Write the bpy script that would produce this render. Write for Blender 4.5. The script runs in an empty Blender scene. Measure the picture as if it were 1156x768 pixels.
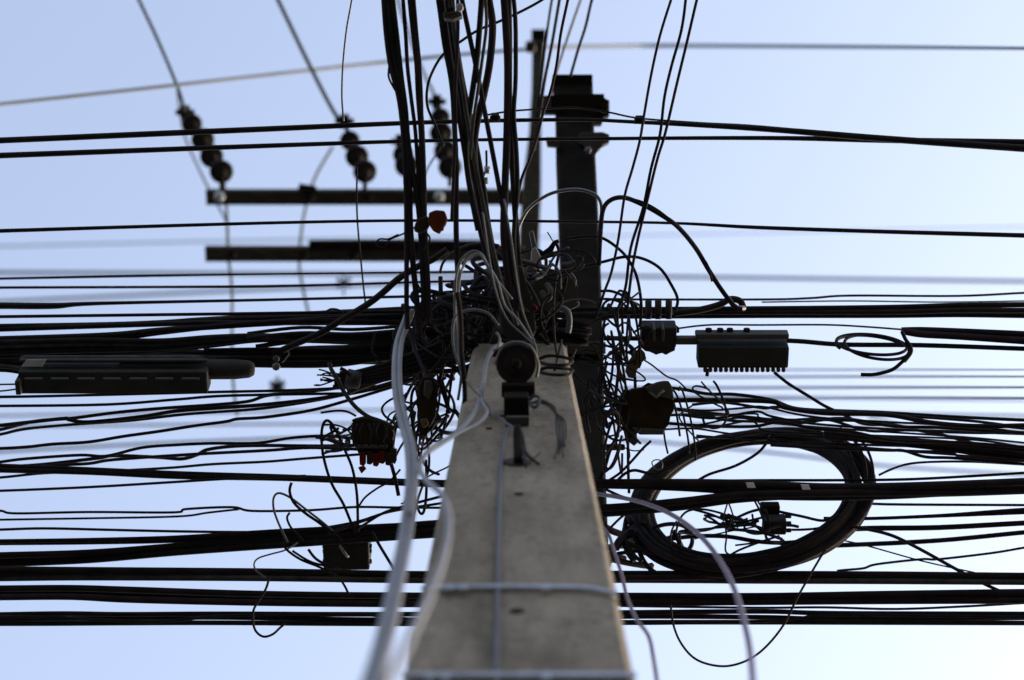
import bpy, bmesh, math, random
from mathutils import Vector, Matrix
random.seed(7)
R = math.radians
S = bpy.context.scene
C = S.collection
# ------------------------------------------------------------------ camera frame
CAM = Vector((0, 0, 1.6)); PITCH = R(68); F = 2400.0
FW = Vector((0, math.cos(PITCH), math.sin(PITCH))); UP = Vector((0, -math.sin(PITCH), math.cos(PITCH))); RT = Vector((1, 0, 0))
def P(x, y, d): return CAM + d * (FW + RT * ((x - 578) / F) - UP * ((y - 384) / F))
def ray(x, y): return FW + RT * ((x - 578) / F) - UP * ((y - 384) / F)
A0 = P(578, 768, 3.1); A1 = P(578, 385, 5.6)          # front face of the concrete pole
AAX = (A1 - A0).normalized(); AN = AAX.cross(RT).normalized()
if AN.y > 0: AN = -AN                                  # points at the viewer's side
def onface(x, y, off=0.0):
    r = ray(x, y); q = A0 + AN * off
    t = (q - CAM).dot(AN) / r.dot(AN); return CAM + r * t
def facedepth(y): return (onface(578, y) - CAM).dot(FW)

# ------------------------------------------------------------------ materials
M = {}
def newmat(name, col, rough=.5, metal=0., var=.3, scale=30., bump=0., coat=0., col2=None, stretch=None, spec=.5):
    m = bpy.data.materials.new(name); m.use_nodes = True; nt = m.node_tree; b = nt.nodes['Principled BSDF']
    tc = nt.nodes.new('ShaderNodeTexCoord'); mp = nt.nodes.new('ShaderNodeMapping')
    if stretch: mp.inputs['Scale'].default_value = stretch
    nt.links.new(tc.outputs['Object'], mp.inputs[0])
    n = nt.nodes.new('ShaderNodeTexNoise'); n.inputs['Scale'].default_value = scale; n.inputs['Detail'].default_value = 5
    nt.links.new(mp.outputs[0], n.inputs['Vector'])
    cr = nt.nodes.new('ShaderNodeValToRGB'); e = cr.color_ramp.elements
    c2 = col2 or tuple(min(1, c * (1 + var)) for c in col)
    c1 = tuple(c * (1 - var) for c in col)
    e[0].position = .3; e[0].color = (*c1, 1); e[1].position = .7; e[1].color = (*c2, 1)
    nt.links.new(n.outputs['Fac'], cr.inputs[0]); nt.links.new(cr.outputs[0], b.inputs['Base Color'])
    b.inputs['Roughness'].default_value = rough; b.inputs['Metallic'].default_value = metal
    b.inputs['Coat Weight'].default_value = coat; b.inputs['Specular IOR Level'].default_value = spec
    if bump:
        bp = nt.nodes.new('ShaderNodeBump'); bp.inputs['Strength'].default_value = bump; bp.inputs['Distance'].default_value = .004
        nt.links.new(n.outputs['Fac'], bp.inputs['Height']); nt.links.new(bp.outputs[0], b.inputs['Normal'])
    M[name] = m; return m
newmat('black', (.015, .0125, .0135), spec=.08, rough=.85, var=.4, scale=14)
newmat('black2', (.012, .012, .014), spec=.08, rough=.8, var=.4, scale=20)
newmat('plum', (.019, .014, .0175), spec=.08, rough=.85, var=.35, scale=16)
newmat('dusty', (.032, .031, .031), .8, spec=.15, var=.45, scale=25)
newmat('grey_pvc', (.125, .12, .135), .5, var=.16, scale=9)
newmat('grey_wire', (.058, .056, .061), .5, var=.3, scale=18)
newmat('lilac', (.085, .062, .11), .5, var=.3, scale=10)
newmat('box', (.022, .0215, .021), .8, spec=.12, var=.3, scale=12, bump=.1)
newmat('boxrib', (.040, .038, .037), .7, spec=.2, var=.3, scale=12)
newmat('plate', (.20, .20, .21), .5, var=.2, scale=20)
newmat('darksteel', (.009, .0075, .0065), .9, .0, spec=.05, var=.45, scale=9, bump=.3)
newmat('steel', (.33, .34, .36), .42, .7, var=.25, scale=35, bump=.15)
newmat('rust', (.022, .012, .008), .8, .1, var=.5, scale=22, bump=.3)
newmat('ceramic', (.011, .008, .008), .6, var=.3, scale=8, spec=.12)
newmat('brownplastic', (.019, .0125, .007), .8, spec=.1, var=.4, scale=18)
newmat('ochre', (.05, .028, .007), .6, var=.4, scale=30)
newmat('orange', (.065, .014, .004), .7, spec=.1, var=.35, scale=25)
newmat('red', (.07, .006, .002), .7, spec=.1, var=.3, scale=25)
newmat('olive', (.016, .0135, .007), .6, var=.4, scale=20)
newmat('white', (.45, .44, .46), .5, var=.15, scale=20)
newmat('timber', (.038, .034, .027), .9, spec=.08, var=.45, scale=14, bump=.4, stretch=(1, 8, 8))
newmat('farwire', (.012, .014, .013), .6, var=.2)
newmat('ground', (.06, .055, .05), .9, var=.3, scale=3, bump=.4)

def concrete():
    m = bpy.data.materials.new('concrete'); m.use_nodes = True; nt = m.node_tree; L = nt.links; b = nt.nodes['Principled BSDF']
    N = nt.nodes.new
    tc = N('ShaderNodeTexCoord')
    def noise(scale, st, det=6, rough=.6):
        mp = N('ShaderNodeMapping'); mp.inputs['Scale'].default_value = st; L.new(tc.outputs['Object'], mp.inputs[0])
        n = N('ShaderNodeTexNoise'); n.inputs['Scale'].default_value = scale; n.inputs['Detail'].default_value = det
        n.inputs['Roughness'].default_value = rough; L.new(mp.outputs[0], n.inputs['Vector']); return n.outputs['Fac']
    def ramp(x, p0, c0, p1, c1):
        r = N('ShaderNodeValToRGB'); e = r.color_ramp.elements; e[0].position = p0; e[0].color = (*c0, 1); e[1].position = p1; e[1].color = (*c1, 1)
        L.new(x, r.inputs[0]); return r.outputs[0]
    def mul(a, c, f=1):
        x = N('ShaderNodeMix'); x.data_type = 'RGBA'; x.blend_type = 'MULTIPLY'; x.inputs[0].default_value = f
        L.new(a, x.inputs[6]); L.new(c, x.inputs[7]); return x.outputs[2]
    big = noise(3.2, (1.4, 1.4, .7))
    base = ramp(big, .3, (.155, .120, .087), .72, (.262, .213, .165))
    streak = ramp(noise(26, (1, 1, .05), 3), .35, (.72, .72, .70), .6, (1, 1, 1))
    grain = ramp(noise(170, (1, 1, 1), 4), .3, (.72, .72, .72), .65, (1.08, 1.08, 1.08))
    pits = noise(38, (1, 1, 5.5), 2, .5)
    pitc = ramp(pits, .30, (.20, .19, .18), .345, (1, 1, 1))
    mpv = N('ShaderNodeMapping'); mpv.inputs['Scale'].default_value = (1, 1, 2.6); L.new(tc.outputs['Object'], mpv.inputs[0])
    vo = N('ShaderNodeTexVoronoi'); vo.inputs['Scale'].default_value = 17; L.new(mpv.outputs[0], vo.inputs['Vector'])
    hole = ramp(vo.outputs['Distance'], .10, (.16, .15, .14), .16, (1, 1, 1))
    seam = ramp(noise(14, (.08, .08, 3.2), 2), .335, (.66, .65, .63), .36, (1, 1, 1))
    stain = ramp(noise(9, (1, 1, .45), 4), .36, (.55, .54, .5), .5, (1, 1, 1))
    c = mul(mul(mul(mul(mul(mul(base, streak), grain), pitc), stain, .5), hole), seam, .6)
    L.new(c, b.inputs['Base Color']); b.inputs['Roughness'].default_value = .9
    bp = N('ShaderNodeBump'); bp.inputs['Strength'].default_value = .7; bp.inputs['Distance'].default_value = .006
    ad = N('ShaderNodeMath'); ad.operation = 'ADD'; L.new(pitc, ad.inputs[0]); L.new(noise(60, (1, 1, 1)), ad.inputs[1])
    L.new(ad.outputs[0], bp.inputs['Height']); L.new(bp.outputs[0], b.inputs['Normal'])
    M['concrete'] = m
concrete()

# ------------------------------------------------------------------ object helpers
def tag(o, label=None, cat=None, group=None, kind=None):
    if label: o['label'] = label
    if cat: o['category'] = cat
    if group: o['group'] = group
    if kind: o['kind'] = kind
    return o
def empty(name, loc, label, cat, group=None):
    o = bpy.data.objects.new(name, None); C.objects.link(o); o.location = loc; o.empty_display_size = .05
    return tag(o, label, cat, group)
class MB:
    """collects geometry given in world coordinates; build() links it as one mesh object"""
    def __init__(s): s.bm = bmesh.new()
    def tube(s, pts, rad, n=7, caps=True):
        if not isinstance(rad, (list, tuple)): rad = [rad] * len(pts)
        t = (pts[1] - pts[0]).normalized(); nrm = t.orthogonal().normalized(); rings = []
        for i, p in enumerate(pts):
            a = pts[max(0, i - 1)]; b = pts[min(len(pts) - 1, i + 1)]
            t = (b - a)
            if t.length < 1e-9: t = Vector((1, 0, 0))
            t.normalize(); nrm = nrm - t * nrm.dot(t)
            if nrm.length < 1e-6: nrm = t.orthogonal()
            nrm.normalize(); bn = t.cross(nrm)
            rings.append([s.bm.verts.new(p + (nrm * math.cos(2 * math.pi * k / n) + bn * math.sin(2 * math.pi * k / n)) * rad[i]) for k in range(n)])
        for a, b in zip(rings, rings[1:]):
            for k in range(n):
                s.bm.faces.new((a[k], a[(k + 1) % n], b[(k + 1) % n], b[k])).smooth = True
        if caps:
            s.bm.faces.new(rings[0][::-1]); s.bm.faces.new(rings[-1])
        return s
    def loft(s, secs):
        """secs: list of rings (same vertex count), flat shaded"""
        rr = [[s.bm.verts.new(p) for p in r] for r in secs]; n = len(rr[0])
        for a, b in zip(rr, rr[1:]):
            for k in range(n): s.bm.faces.new((a[k], a[(k + 1) % n], b[(k + 1) % n], b[k]))
        s.bm.faces.new(rr[0][::-1]); s.bm.faces.new(rr[-1]); return s
    def box(s, c, ex, ey, ez, X=None, Y=None, Z=None, bev=.0):
        X = X or Vector((1, 0, 0)); Y = Y or Vector((0, 1, 0)); Z = Z or Vector((0, 0, 1))
        vs = [s.bm.verts.new(c + X * (a * ex / 2) + Y * (b * ey / 2) + Z * (g * ez / 2)) for a in (-1, 1) for b in (-1, 1) for g in (-1, 1)]
        fs = [(0, 1, 3, 2), (4, 6, 7, 5), (0, 4, 5, 1), (2, 3, 7, 6), (0, 2, 6, 4), (1, 5, 7, 3)]
        ff = [s.bm.faces.new([vs[i] for i in f]) for f in fs]
        if bev:
            es = list({e for f in ff for e in f.edges})
            bmesh.ops.bevel(s.bm, geom=es, offset=bev, segments=2, profile=.6, affect='EDGES')
        return s
    def prism(s, pts, d, th, bev=.004):
        """outline in photo pixels placed at distance d, of real thickness th away from the viewer"""
        a = [s.bm.verts.new(P(x, y, d)) for x, y in pts]; b = [s.bm.verts.new(v.co + FW * th) for v in a]; n = len(a)
        ff = [s.bm.faces.new(a), s.bm.faces.new(b[::-1])]
        for k in range(n): ff.append(s.bm.faces.new((a[k], b[k], b[(k + 1) % n], a[(k + 1) % n])))
        if bev:
            es = list({e for f in ff for e in f.edges})
            bmesh.ops.bevel(s.bm, geom=es, offset=bev, segments=2, profile=.6, affect='EDGES')
        return s
    def lathe(s, c, axis, prof, n=20):
        """prof: list of (along, radius)"""
        axis = axis.normalized(); u = axis.orthogonal().normalized(); v = axis.cross(u)
        rr = []
        for h, r in prof:
            rr.append([s.bm.verts.new(c + axis * h + (u * math.cos(2 * math.pi * k / n) + v * math.sin(2 * math.pi * k / n)) * max(r, 1e-4)) for k in range(n)])
        for a, b in zip(rr, rr[1:]):
            for k in range(n): s.bm.faces.new((a[k], a[(k + 1) % n], b[(k + 1) % n], b[k])).smooth = True
        s.bm.faces.new(rr[0][::-1]); s.bm.faces.new(rr[-1]); return s
    def build(s, name, mat, parent=None):
        bmesh.ops.recalc_face_normals(s.bm, faces=s.bm.faces[:])
        me = bpy.data.meshes.new(name)
        org = Vector((0, 0, 0))
        if s.bm.verts:
            for v in s.bm.verts: org += v.co
            org /= len(s.bm.verts)
        base = parent.location.copy() if parent and parent.parent is None else (parent.matrix_parent_world if False else None)
        for v in s.bm.verts: v.co -= org
        s.bm.to_mesh(me); s.bm.free(); me.materials.append(M[mat])
        o = bpy.data.objects.new(name, me); C.objects.link(o)
        o['_w'] = tuple(org)
        if parent:
            pw = Vector(parent['_w']) if '_w' in parent else parent.location
            o.parent = parent; o.location = org - pw
        else: o.location = org
        return o
def cat(p0, p1, p2, p3, t):
    return .5 * ((2 * p1) + (p2 - p0) * t + (2 * p0 - 5 * p1 + 4 * p2 - p3) * t * t + (3 * p1 - p0 - 3 * p2 + p3) * t ** 3)
def smooth(pts, sub=6):
    out = []; n = len(pts)
    for i in range(n - 1):
        a, b, c, d = pts[max(0, i - 1)], pts[i], pts[i + 1], pts[min(n - 1, i + 2)]
        for k in range(sub): out.append(cat(a, b, c, d, k / sub))
    out.append(pts[-1].copy()); return out
WS = 1.12
def path(pts, w, d, ext='', wob=0., extlen=9.):
    """pts (x, y[, depth[, width]]) in photo pixels -> (world points, radii)"""
    q = []
    for p in pts:
        dd = p[2] if len(p) > 2 and p[2] else d
        ww = p[3] if len(p) > 3 else w
        ww *= WS
        j = random.uniform(-wob, wob)
        v = P(p[0], p[1] + j, dd); q.append(Vector((v.x, v.y, v.z, ww * dd / F / 2)))
    q = smooth(q, 6)
    W = [Vector(v[:3]) for v in q]; r = [max(v[3], .0006) for v in q]
    sl = (W[-1] - W[0]); n = len(W)
    def addend(front, direc, length):
        e = W[0] if front else W[-1]; rr = r[0] if front else r[-1]
        new = [e + direc * length * f + Vector((0, 0, 0)) for f in (.06, .2, .5, 1)]
        if front: W[:0] = new[::-1]; r[:0] = [rr] * 4
        else: W.extend(new); r.extend([rr] * 4)
    if 'l' in ext:
        k = min(n - 1, 12); dv = (W[0] - W[k]).normalized(); dv = Vector((-1, dv.y * .3, dv.z * .3)).normalized(); addend(True, dv, extlen)
    if 'r' in ext:
        k = max(0, len(W) - 13); dv = (W[-1] - W[k]).normalized(); dv = Vector((1, dv.y * .3, dv.z * .3)).normalized(); addend(False, dv, extlen)
    if 'u' in ext:      # runs on over the viewer's head, level
        k = 5; dv = (W[0] - W[k]); dv = Vector((dv.x, dv.y, 0)).normalized(); addend(True, dv, 7.)
    if 'd' in ext:      # runs on past the bottom of the picture
        k = len(W) - 6; dv = (W[-1] - W[k]).normalized(); addend(False, dv, 1.5)
    return W, r
def wire(name, label, pts, w, d=5.9, mat='black', ext='', catg='cable', group=None, wob=.3, n=7, parent=None):
    W, r = path(pts, w, d, ext, wob)
    o = MB().tube(W, r, n).build(name, mat, parent)
    if not parent: tag(o, label, catg, group)
    return o
def bundle(name, label, pts, n, w, d=5.9, mat='black', ext='', group=None, part='cable', catg='cable bundle', mats=None):
    """pts (x, y, total width in px): n cables side by side, as children of one Empty"""
    e = empty(name, P(pts[len(pts) // 2][0], pts[len(pts) // 2][1], d), label, catg, group)
    for i in range(n):
        ph = random.uniform(0, 6.28); f = random.uniform(.004, .009); q = []
        dz = random.uniform(-.02, .02); u = 0 if n == 1 else (i / (n - 1) - .5)
        for p in pts:
            off = u * max(0, p[2] - w) + .7 * math.sin(p[0] * f * 1.7 + ph)
            q.append((p[0], p[1] + off, d + dz + .01 * math.sin(p[0] * f + ph)))
        W, r = path(q, w, d, ext, .25)
        mm = (mats or [mat])[i % len(mats or [mat])]
        MB().tube(W, [v * 1.12 for v in r], 8).build(part, mm, e)
    return e

# ------------------------------------------------------------------ ground
def ground():
    m = MB(); s = 1500
    v = [m.bm.verts.new((x * s, y * s, 0)) for x, y in ((-1, -1), (1, -1), (1, 1), (-1, 1))]
    m.bm.faces.new(v); o = m.build('ground', 'ground'); tag(o, kind='structure')
ground()

# ------------------------------------------------------------------ concrete pole
def sec(xl, xr, y, th, ch=.011, drop=None):
    a = onface(xl, y) if drop is None else drop[0]; b = onface(xr, y) if drop is None else drop[1]
    n = -AN
    return [a + RT * ch, b - RT * ch, b + n * ch, b + n * (th - ch), b - RT * ch + n * th, a + RT * ch + n * th, a + n * (th - ch), a + n * ch]
def lx(y): return 522 - (y - 445) * .209
def rx(y): return 648 + (y - 430) * .207
pole = empty('concrete_pole', (onface(586, 900).x, 1.5, 0), 'tapered grey concrete utility pole rising in the centre, pitted and stained', 'utility pole')
ys = [388, 450, 520, 600, 680, 768, 850]
secs = [sec(lx(y), rx(y), y, .20 + (y - 388) * .00022) for y in ys]
a = onface(lx(850), 850); b = onface(rx(850), 850)
g0, g1 = Vector((a.x - .05, a.y - .1, -.05)), Vector((b.x + .05, b.y - .1, -.05))
secs.append([v + (Vector((0, -.1, -.05 - v.z))) for v in secs[-1]])
MB().loft(secs).build('shaft', 'concrete', pole)
# cast line / conduit down the face, mould seam
W = smooth([onface(x, y, .004) for x, y in ((574, 484), (568, 500), (565, 540), (563, 600), (562, 660), (561, 720), (560, 790), (559, 850))], 5)
MB().tube(W, .0045, 6).build('ground_wire', 'grey_wire', pole)
def strap(y, sag, hw):
    m = MB(); th = .21 + (y - 388) * .00022
    n = 15; pts = []
    for k in range(n + 1):
        t = k / n; x = lx(y) - 1 + (rx(y) - lx(y) + 2) * t
        yy = y + sag * (4 * (t - .5) ** 2) + (6 * max(0, t - .85) / .15 if sag else 0)
        pts.append(onface(x, yy, .006))
    bk = [pts[-1] - AN * th * .5 + RT * .006, pts[-1] - AN * (th + .02), pts[0] - AN * (th + .02), pts[0] - AN * th * .5 - RT * .006]
    loop = pts + bk
    rings = []
    for i, p in enumerate(loop):
        rings.append([m.bm.verts.new(p + AAX * hw), m.bm.verts.new(p - AAX * hw), m.bm.verts.new(p - AAX * hw + AN * .003), m.bm.verts.new(p + AAX * hw + AN * .003)])
    for i in range(len(rings)):
        a, b = rings[i], rings[(i + 1) % len(rings)]
        for k in range(4): m.bm.faces.new((a[k], a[(k + 1) % 4], b[(k + 1) % 4], b[k]))
    s = m.build('steel_strap', 'steel', pole)
    for x in (lx(y) + 30, lx(y) + 47, (lx(y) + rx(y)) / 2 + 30):
        MB().box(onface(x, y + 1, .012), .014, .008, hw * 2 + .010, Y=AN, Z=AAX, bev=.002).build('buckle', 'steel', s)
    return s
strap(663, 2, .008); strap(763, 0, .009)
for x, y, r in ((586, 558, .0075), (584, 690, .010), (552, 484, .006), (567, 470, .006), (618, 423, .006)):
    c = onface(x, y, .0005)
    MB().lathe(c, AN, [(0, r * 1.3), (.0015, r * 1.2), (.0016, r * .2)], 14).build('bolt_hole', 'black', pole)

# ------------------------------------------------------------------ dark steel post behind it
post = empty('steel_post', (P(690, 800, 5.4).x, P(690, 800, 5.4).y, 0), 'tall square black post behind the concrete pole with clamps near its top', 'post')
def beam(pts, name, mat, parent, thf=1., bev=.006):
    """pts: (xl, xr, y, depth) stations; square-ish section, thickness along Y"""
    rings = []
    for xl, xr, y, d in pts:
        a = P(xl, y, d); b = P(xr, y, d); th = (b - a).length * thf; c = .008
        n = Vector((0, 1, .1)).normalized()
        rings.append([a + RT * c, b - RT * c, b + n * c, b + n * (th - c), b - RT * c + n * th, a + RT * c + n * th, a + n * (th - c), a + n * c])
    return MB().loft(rings).build(name, mat, parent), rings
d0 = lambda y: 6.25 + (540 - y) * 1.45 / 455
rows = [(627, 669, 85, d0(85)), (628, 671, 150, d0(150)), (631, 675, 230, d0(230)), (634, 679, 320, d0(320)), (638, 682, 430, d0(430)), (641, 684, 540, 6.25), (646, 688, 640, 6.05), (652, 692, 760, 5.9)]
o, rings = beam(rows, 'shaft', 'darksteel', post)
lo = [v + Vector((0, .15, -.05 - v.z)) for v in rings[-1]]
MB().loft([[v - (rings[-1][0] - rings[-2][0]) * .001 for v in rings[-1]], lo]).build('lower_shaft', 'darksteel', post)
MB().prism([(624, 84), (669, 84), (669, 108), (626, 108)], d0(90) - .02, .16, .003).build('cap', 'darksteel', post)
def clampo(pts, d, th, mat='darksteel', nm='clamp'):
    return MB().prism(pts, d, th, .003).build(nm, mat, post)
c1 = clampo([(609, 108), (630, 108), (630, 106), (682, 106), (682, 112), (688, 113), (688, 131), (680, 131), (680, 140), (640, 140), (640, 127), (612, 127)], d0(115) - .05, .10)
MB().prism([(612, 111), (622, 111), (622, 123), (612, 123)], d0(115) - .075, .03, .003).build('bolt', 'rust', c1)
MB().prism([(679, 116), (686, 116), (686, 127), (679, 127)], d0(115) - .075, .03, .003).build('bolt', 'darksteel', c1)
c2 = clampo([(655, 150), (680, 149), (688, 152), (688, 161), (680, 163), (678, 168), (674, 169), (672, 177), (664, 177), (660, 164), (654, 162)], d0(155) - .05, .10, 'boxrib')
c3 = clampo([(616, 155), (632, 155), (632, 166), (618, 165)], d0(160) - .05, .06, 'rust', 'bracket')
MB().lathe(P(664, 170, d0(160) - .06), -FW, [(0, .014), (.012, .014), (.013, .006), (.03, .006)], 6).build('bolt', 'lilac', c2)
clampo([(640, 386), (684, 386), (684, 400), (640, 400)], d0(400) - .03, .2, 'olive', 'band')

# ------------------------------------------------------------------ far pole with two crossarms
far = empty('distribution_pole', (P(596, 320, 11.8).x, P(596, 320, 11.8).y, 0), 'farther dark pole seen out of focus carrying two crossarms on its left side', 'utility pole')
frow = [(601, 615, 36, 12.4), (600, 611, 100, 12.2), (597, 611, 150, 12.1), (590, 611, 205, 12.0), (587, 609, 250, 11.9), (584, 608, 330, 11.8), (583, 609, 420, 11.7)]
o, rings = beam(frow, 'shaft', 'timber', far)
MB().loft([[v - Vector((0, 0, .01)) for v in rings[-1]], [v + Vector((0, .4, -.05 - v.z)) for v in rings[-1]]]).build('lower_shaft', 'timber', far)
MB().lathe(P(599, 53, 12.2), RT, [(-.03, .02), (-.02, .035), (.02, .035), (.03, .02)], 14).build('pin_insulator', 'ceramic', far)
MB().prism([(600, 33), (616, 33), (616, 46), (600, 46)], 12.3, .1, .004).build('cap', 'darksteel', far)
def crossarm(y0, y1, x0, x1, d, nm='crossarm', step=None):
    h = (y1 - y0) / F * d
    a = P((x0 + x1) / 2, (y0 + y1) / 2, d)
    return MB().box(a, (x1 - x0) / F * d, h * .88, h * .5, bev=.004).build(nm, 'timber', far)
ca = crossarm(213, 232, 233, 590, 11.6); cb = crossarm(277, 296, 232, 592, 11.5)
for x in (248, 350, 416, 496):
    MB().lathe(P(x, 222, 11.52), Vector((0, -.5, -1)), [(0, .030), (.012, .030), (.013, .012), (.035, .012)], 12).build('bolt', 'steel' if x in (248, 496) else 'darksteel', ca)
for x in (262, 343, 400): MB().lathe(P(x, 287, 11.42), Vector((0, -.5, -1)), [(0, .028), (.012, .028), (.013, .012), (.035, .012)], 12).build('bolt', 'darksteel', cb)
MB().box(P(452, 277, 11.42), .98, .05, .04, bev=.004).build('brace', 'darksteel', far)
MB().prism([(338, 207), (356, 210), (356, 214), (336, 214)], 11.5, .08, .003).build('saddle', 'darksteel', ca)

# ------------------------------------------------------------------ insulator strings
def string(pts, label, d=11.3):
    e = empty('insulator_string', P(*pts[-1], d), label, 'insulator', 'strain insulators above the crossarms')
    n = len(pts); A = [P(x, y, d + .12 * (n - 1 - i) - .3) for i, (x, y) in enumerate(pts)]
    for i, p in enumerate(A[1:], 1):
        ax = (A[i] - A[i - 1]).normalized()
        ax = (ax * .5 + FW * -.75 + UP * -.1).normalized()
        r = .062 if i > 1 else .054
        MB().lathe(p, ax, [(-.045, .018), (-.04, .03), (-.012, .034), (-.005, r), (.006, r * .98), (.012, r * .75), (.010, r * .6), (.02, r * .55), (.018, .02), (.045, .014)], 22).build('disc', 'ceramic', e)
    MB().tube([A[0] + UP * .03] + A + [A[-1] - UP * .1], .012, 8).build('rod', 'darksteel', e)
    f = MB(); f.box(A[0], .05, .07, .05, bev=.006); f.tube([A[0] - RT * .05, A[0] + RT * .05], .016, 8); f.build('end_clamp', 'darksteel', e)
    return e
string([(209, 127), (217, 140), (229, 158), (239, 177), (250, 194)], 'string of dark disc insulators at the left end of the upper crossarm')
string([(389, 137), (395, 159), (403, 177), (412, 194)], 'middle string of dark disc insulators, meeting the crossarm at its middle')
string([(493, 115), (497, 133), (498, 151), (503, 171), (508, 189)], 'rightmost disc insulator string, half hidden behind the hanging cables')
string([(452, 160), (455, 175), (459, 187)], 'short dark insulator peeking out left of the hanging cables')

# ------------------------------------------------------------------ far, out of focus wires
g = 'out of focus power lines beyond the poles'
wire('power_line', 'blurred thin line sloping up from the left edge to the far pole top', [(-60, 124, 9.5), (0, 118, 10), (200, 96, 11), (440, 70, 13), (540, 60, 12.6), (597, 56, 12.3)], 3.6, 12, 'farwire', 'l', 'power line', g)
wire('power_line', 'blurred thin line running level to the right from the far pole top', [(603, 54, 12.4), (680, 52.5, 16), (760, 52, 17), (960, 53, 13), (1156, 55, 9, 3.4), (1200, 55.5, 8.8, 3.4)], 4, 12, 'farwire', 'r', 'power line', g)
wire('power_line', 'faint broad blurred line crossing the sky at the right above the loops', [(560, 310), (800, 313), (1156, 318), (1190, 318)], 3.6, 26, 'farwire', 'lr', 'power line', g)
wire('power_line', 'second very faint blurred line just above the brighter one at right', [(600, 268), (800, 264), (1156, 256), (1190, 256)], 1.0, 30, 'farwire', 'r', 'power line', g)
wire('power_line', 'very faint blurred line left of the lower crossarm', [(-40, 279), (235, 273), (600, 266)], 1.6, 30, 'farwire', 'l', 'power line', g)
wire('power_line', 'pale blurred line low at left sloping up beneath the lower crossarm', [(-40, 343), (60, 338), (300, 327), (600, 314)], 3.4, 28, 'farwire', 'l', 'power line', g)
for y, t, ww in ((418, 'faint highest', 1.8), (426, 'second', 2.4), (438, 'third', 2.8), (450, 'lowest', 3.0)):
    wire('power_line', t + ' of the four level blurred lines right of the right terminal box', [(690, y + .5, 13), (860, y, 12), (1000, y - .5, 9.5), (1156, y - .5, 7.5, ww * .8), (1200, y - .5, 7.4, ww * .8)], ww, 12, 'farwire', 'r', 'power line', g)
for y0, y1, ww, t in ((470, 462, 2.2, 'blurred grey line just under the long closure box at left'), (482, 478, 2.4, 'blurred grey line second below the long closure box at left'), (512, 488, 3, 'blurred pale line slanting up to the left brown terminal block')):
    wire('power_line', t, [(-40, y0), (200, (y0 + y1) / 2), (520, y1)], ww, 17, 'farwire', 'l', 'power line', g)
wire('power_line', 'blurred pale line slanting down through the black cable coil', [(700, 496), (860, 510), (1000, 526), (1156, 536)], 3, 18, 'farwire', 'r', 'power line', g)
wire('power_line', 'blurred pale line slanting down at the right edge above the thick cables', [(980, 470), (1070, 492), (1156, 502)], 2.4, 16, 'farwire', 'r', 'power line', g)
g = 'lines strung from the insulators over the viewer'
wire('line_conductor', 'dark line running up out of frame from the leftmost insulator string', [(140, -40), (157, 0), (178, 45), (200, 97), (209, 125)], 3.6, 11.4, 'farwire', 'u', 'power line', g)
wire('line_conductor', 'blurred line running up out of frame from the middle insulator string', [(298, -35), (314, 0), (350, 75), (378, 128), (389, 138)], 4.4, 12.0, 'farwire', 'u', 'power line', g)
wire('line_conductor', 'faint blurred line running up behind the hanging cables from the right insulators', [(440, -35), (449, 0), (472, 68), (493, 112)], 3.2, 14.5, 'farwire', 'u', 'power line', g)
g = 'slack jumper wires around the crossarms'
wire('jumper_wire', 'pale slack wire curving from the leftmost insulator string to the arm end', [(200, 98), (203, 125), (209, 155), (224, 190), (240, 222), (254, 247), (258, 262)], 2.2, 13.2, 'farwire', '', 'wire', g)
wire('jumper_wire', 'thin wire dropping from the left end of both crossarms', [(253, 205), (256, 240), (258, 290), (262, 330), (262, 400), (264, 440), (268, 470)], 3, 12.6, 'farwire', '', 'wire', g)
wire('jumper_wire', 'pale wire bending from the middle insulators down across both crossarms', [(376, 165), (356, 200), (345, 235), (340, 265), (338, 300), (344, 335), (350, 360)], 3.0, 13.6, 'farwire', '', 'wire', g)
wire('jumper_wire', 'short thin wire between right insulator string and hanging cables', [(503, 160), (494, 172), (483, 190), (478, 202)], 1.8, 8.5, 'black', '', 'wire', g)
for x, y in ((313, 437), (388, 320)):
    e = empty('line_spacer', P(x, y, 15), 'small blurred spacer on far wires ' + ('above the frayed cable ends' if y > 400 else 'under the lower crossarm'), 'spacer')
    k = 1 if y > 400 else .6
    MB().tube([P(x - 8, y - 5, 15), P(x + 8, y + 5, 15)], .02 * k, 6).build('arm', 'darksteel', e)
    MB().tube([P(x + 8, y - 6, 15.05), P(x - 8, y + 6, 15.05)], .02 * k, 6).build('arm', 'darksteel', e)
    MB().tube([P(x, y - 12, 15.1), P(x, y + 14, 15.1)], .012 * k, 6).build('rod', 'darksteel', e)

# ------------------------------------------------------------------ level cables crossing the picture
G1 = 'cables strung level across the street'
def H(label, pts, w, d=None, mat=None, ext='lr', name='overhead_cable', group=G1, wob=.3):
    return wire(name, label, pts, w, d or random.uniform(5.75, 6.0), mat or random.choice(['black', 'black', 'black2', 'plum']), ext, 'cable', group, wob)
H('uppermost thick black cable, sloping down at both ends past the post top', [(-30, 159.5, None, 6.6), (0, 158.5, None, 6.4), (300, 146, None, 6), (480, 138.5, None, 4.6), (640, 135.5, None, 4), (720, 138, None, 4), (860, 145.5, None, 6), (1000, 157, None, 7), (1156, 168, None, 7.6), (1190, 170, None, 7.6)], 5, 5.8)
H('second black cable from the top, nearly level under the uppermost one', [(-30, 176.5, None, 6.4), (0, 175.5, None, 6.2), (300, 164.5, None, 5), (480, 159, None, 3.8), (640, 157, None, 3.6), (860, 156, None, 4.6), (1000, 158.5, None, 6), (1156, 161, None, 7), (1190, 161.5, None, 7)], 5, 5.85)
H('thin wire bowed over the upper clamp of the black post', [(545, 131), (575, 126), (610, 123.5), (650, 122), (686, 127), (722, 134), (790, 139), (860, 143), (1000, 156)], 2.0, 5.9, ext='')
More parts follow.
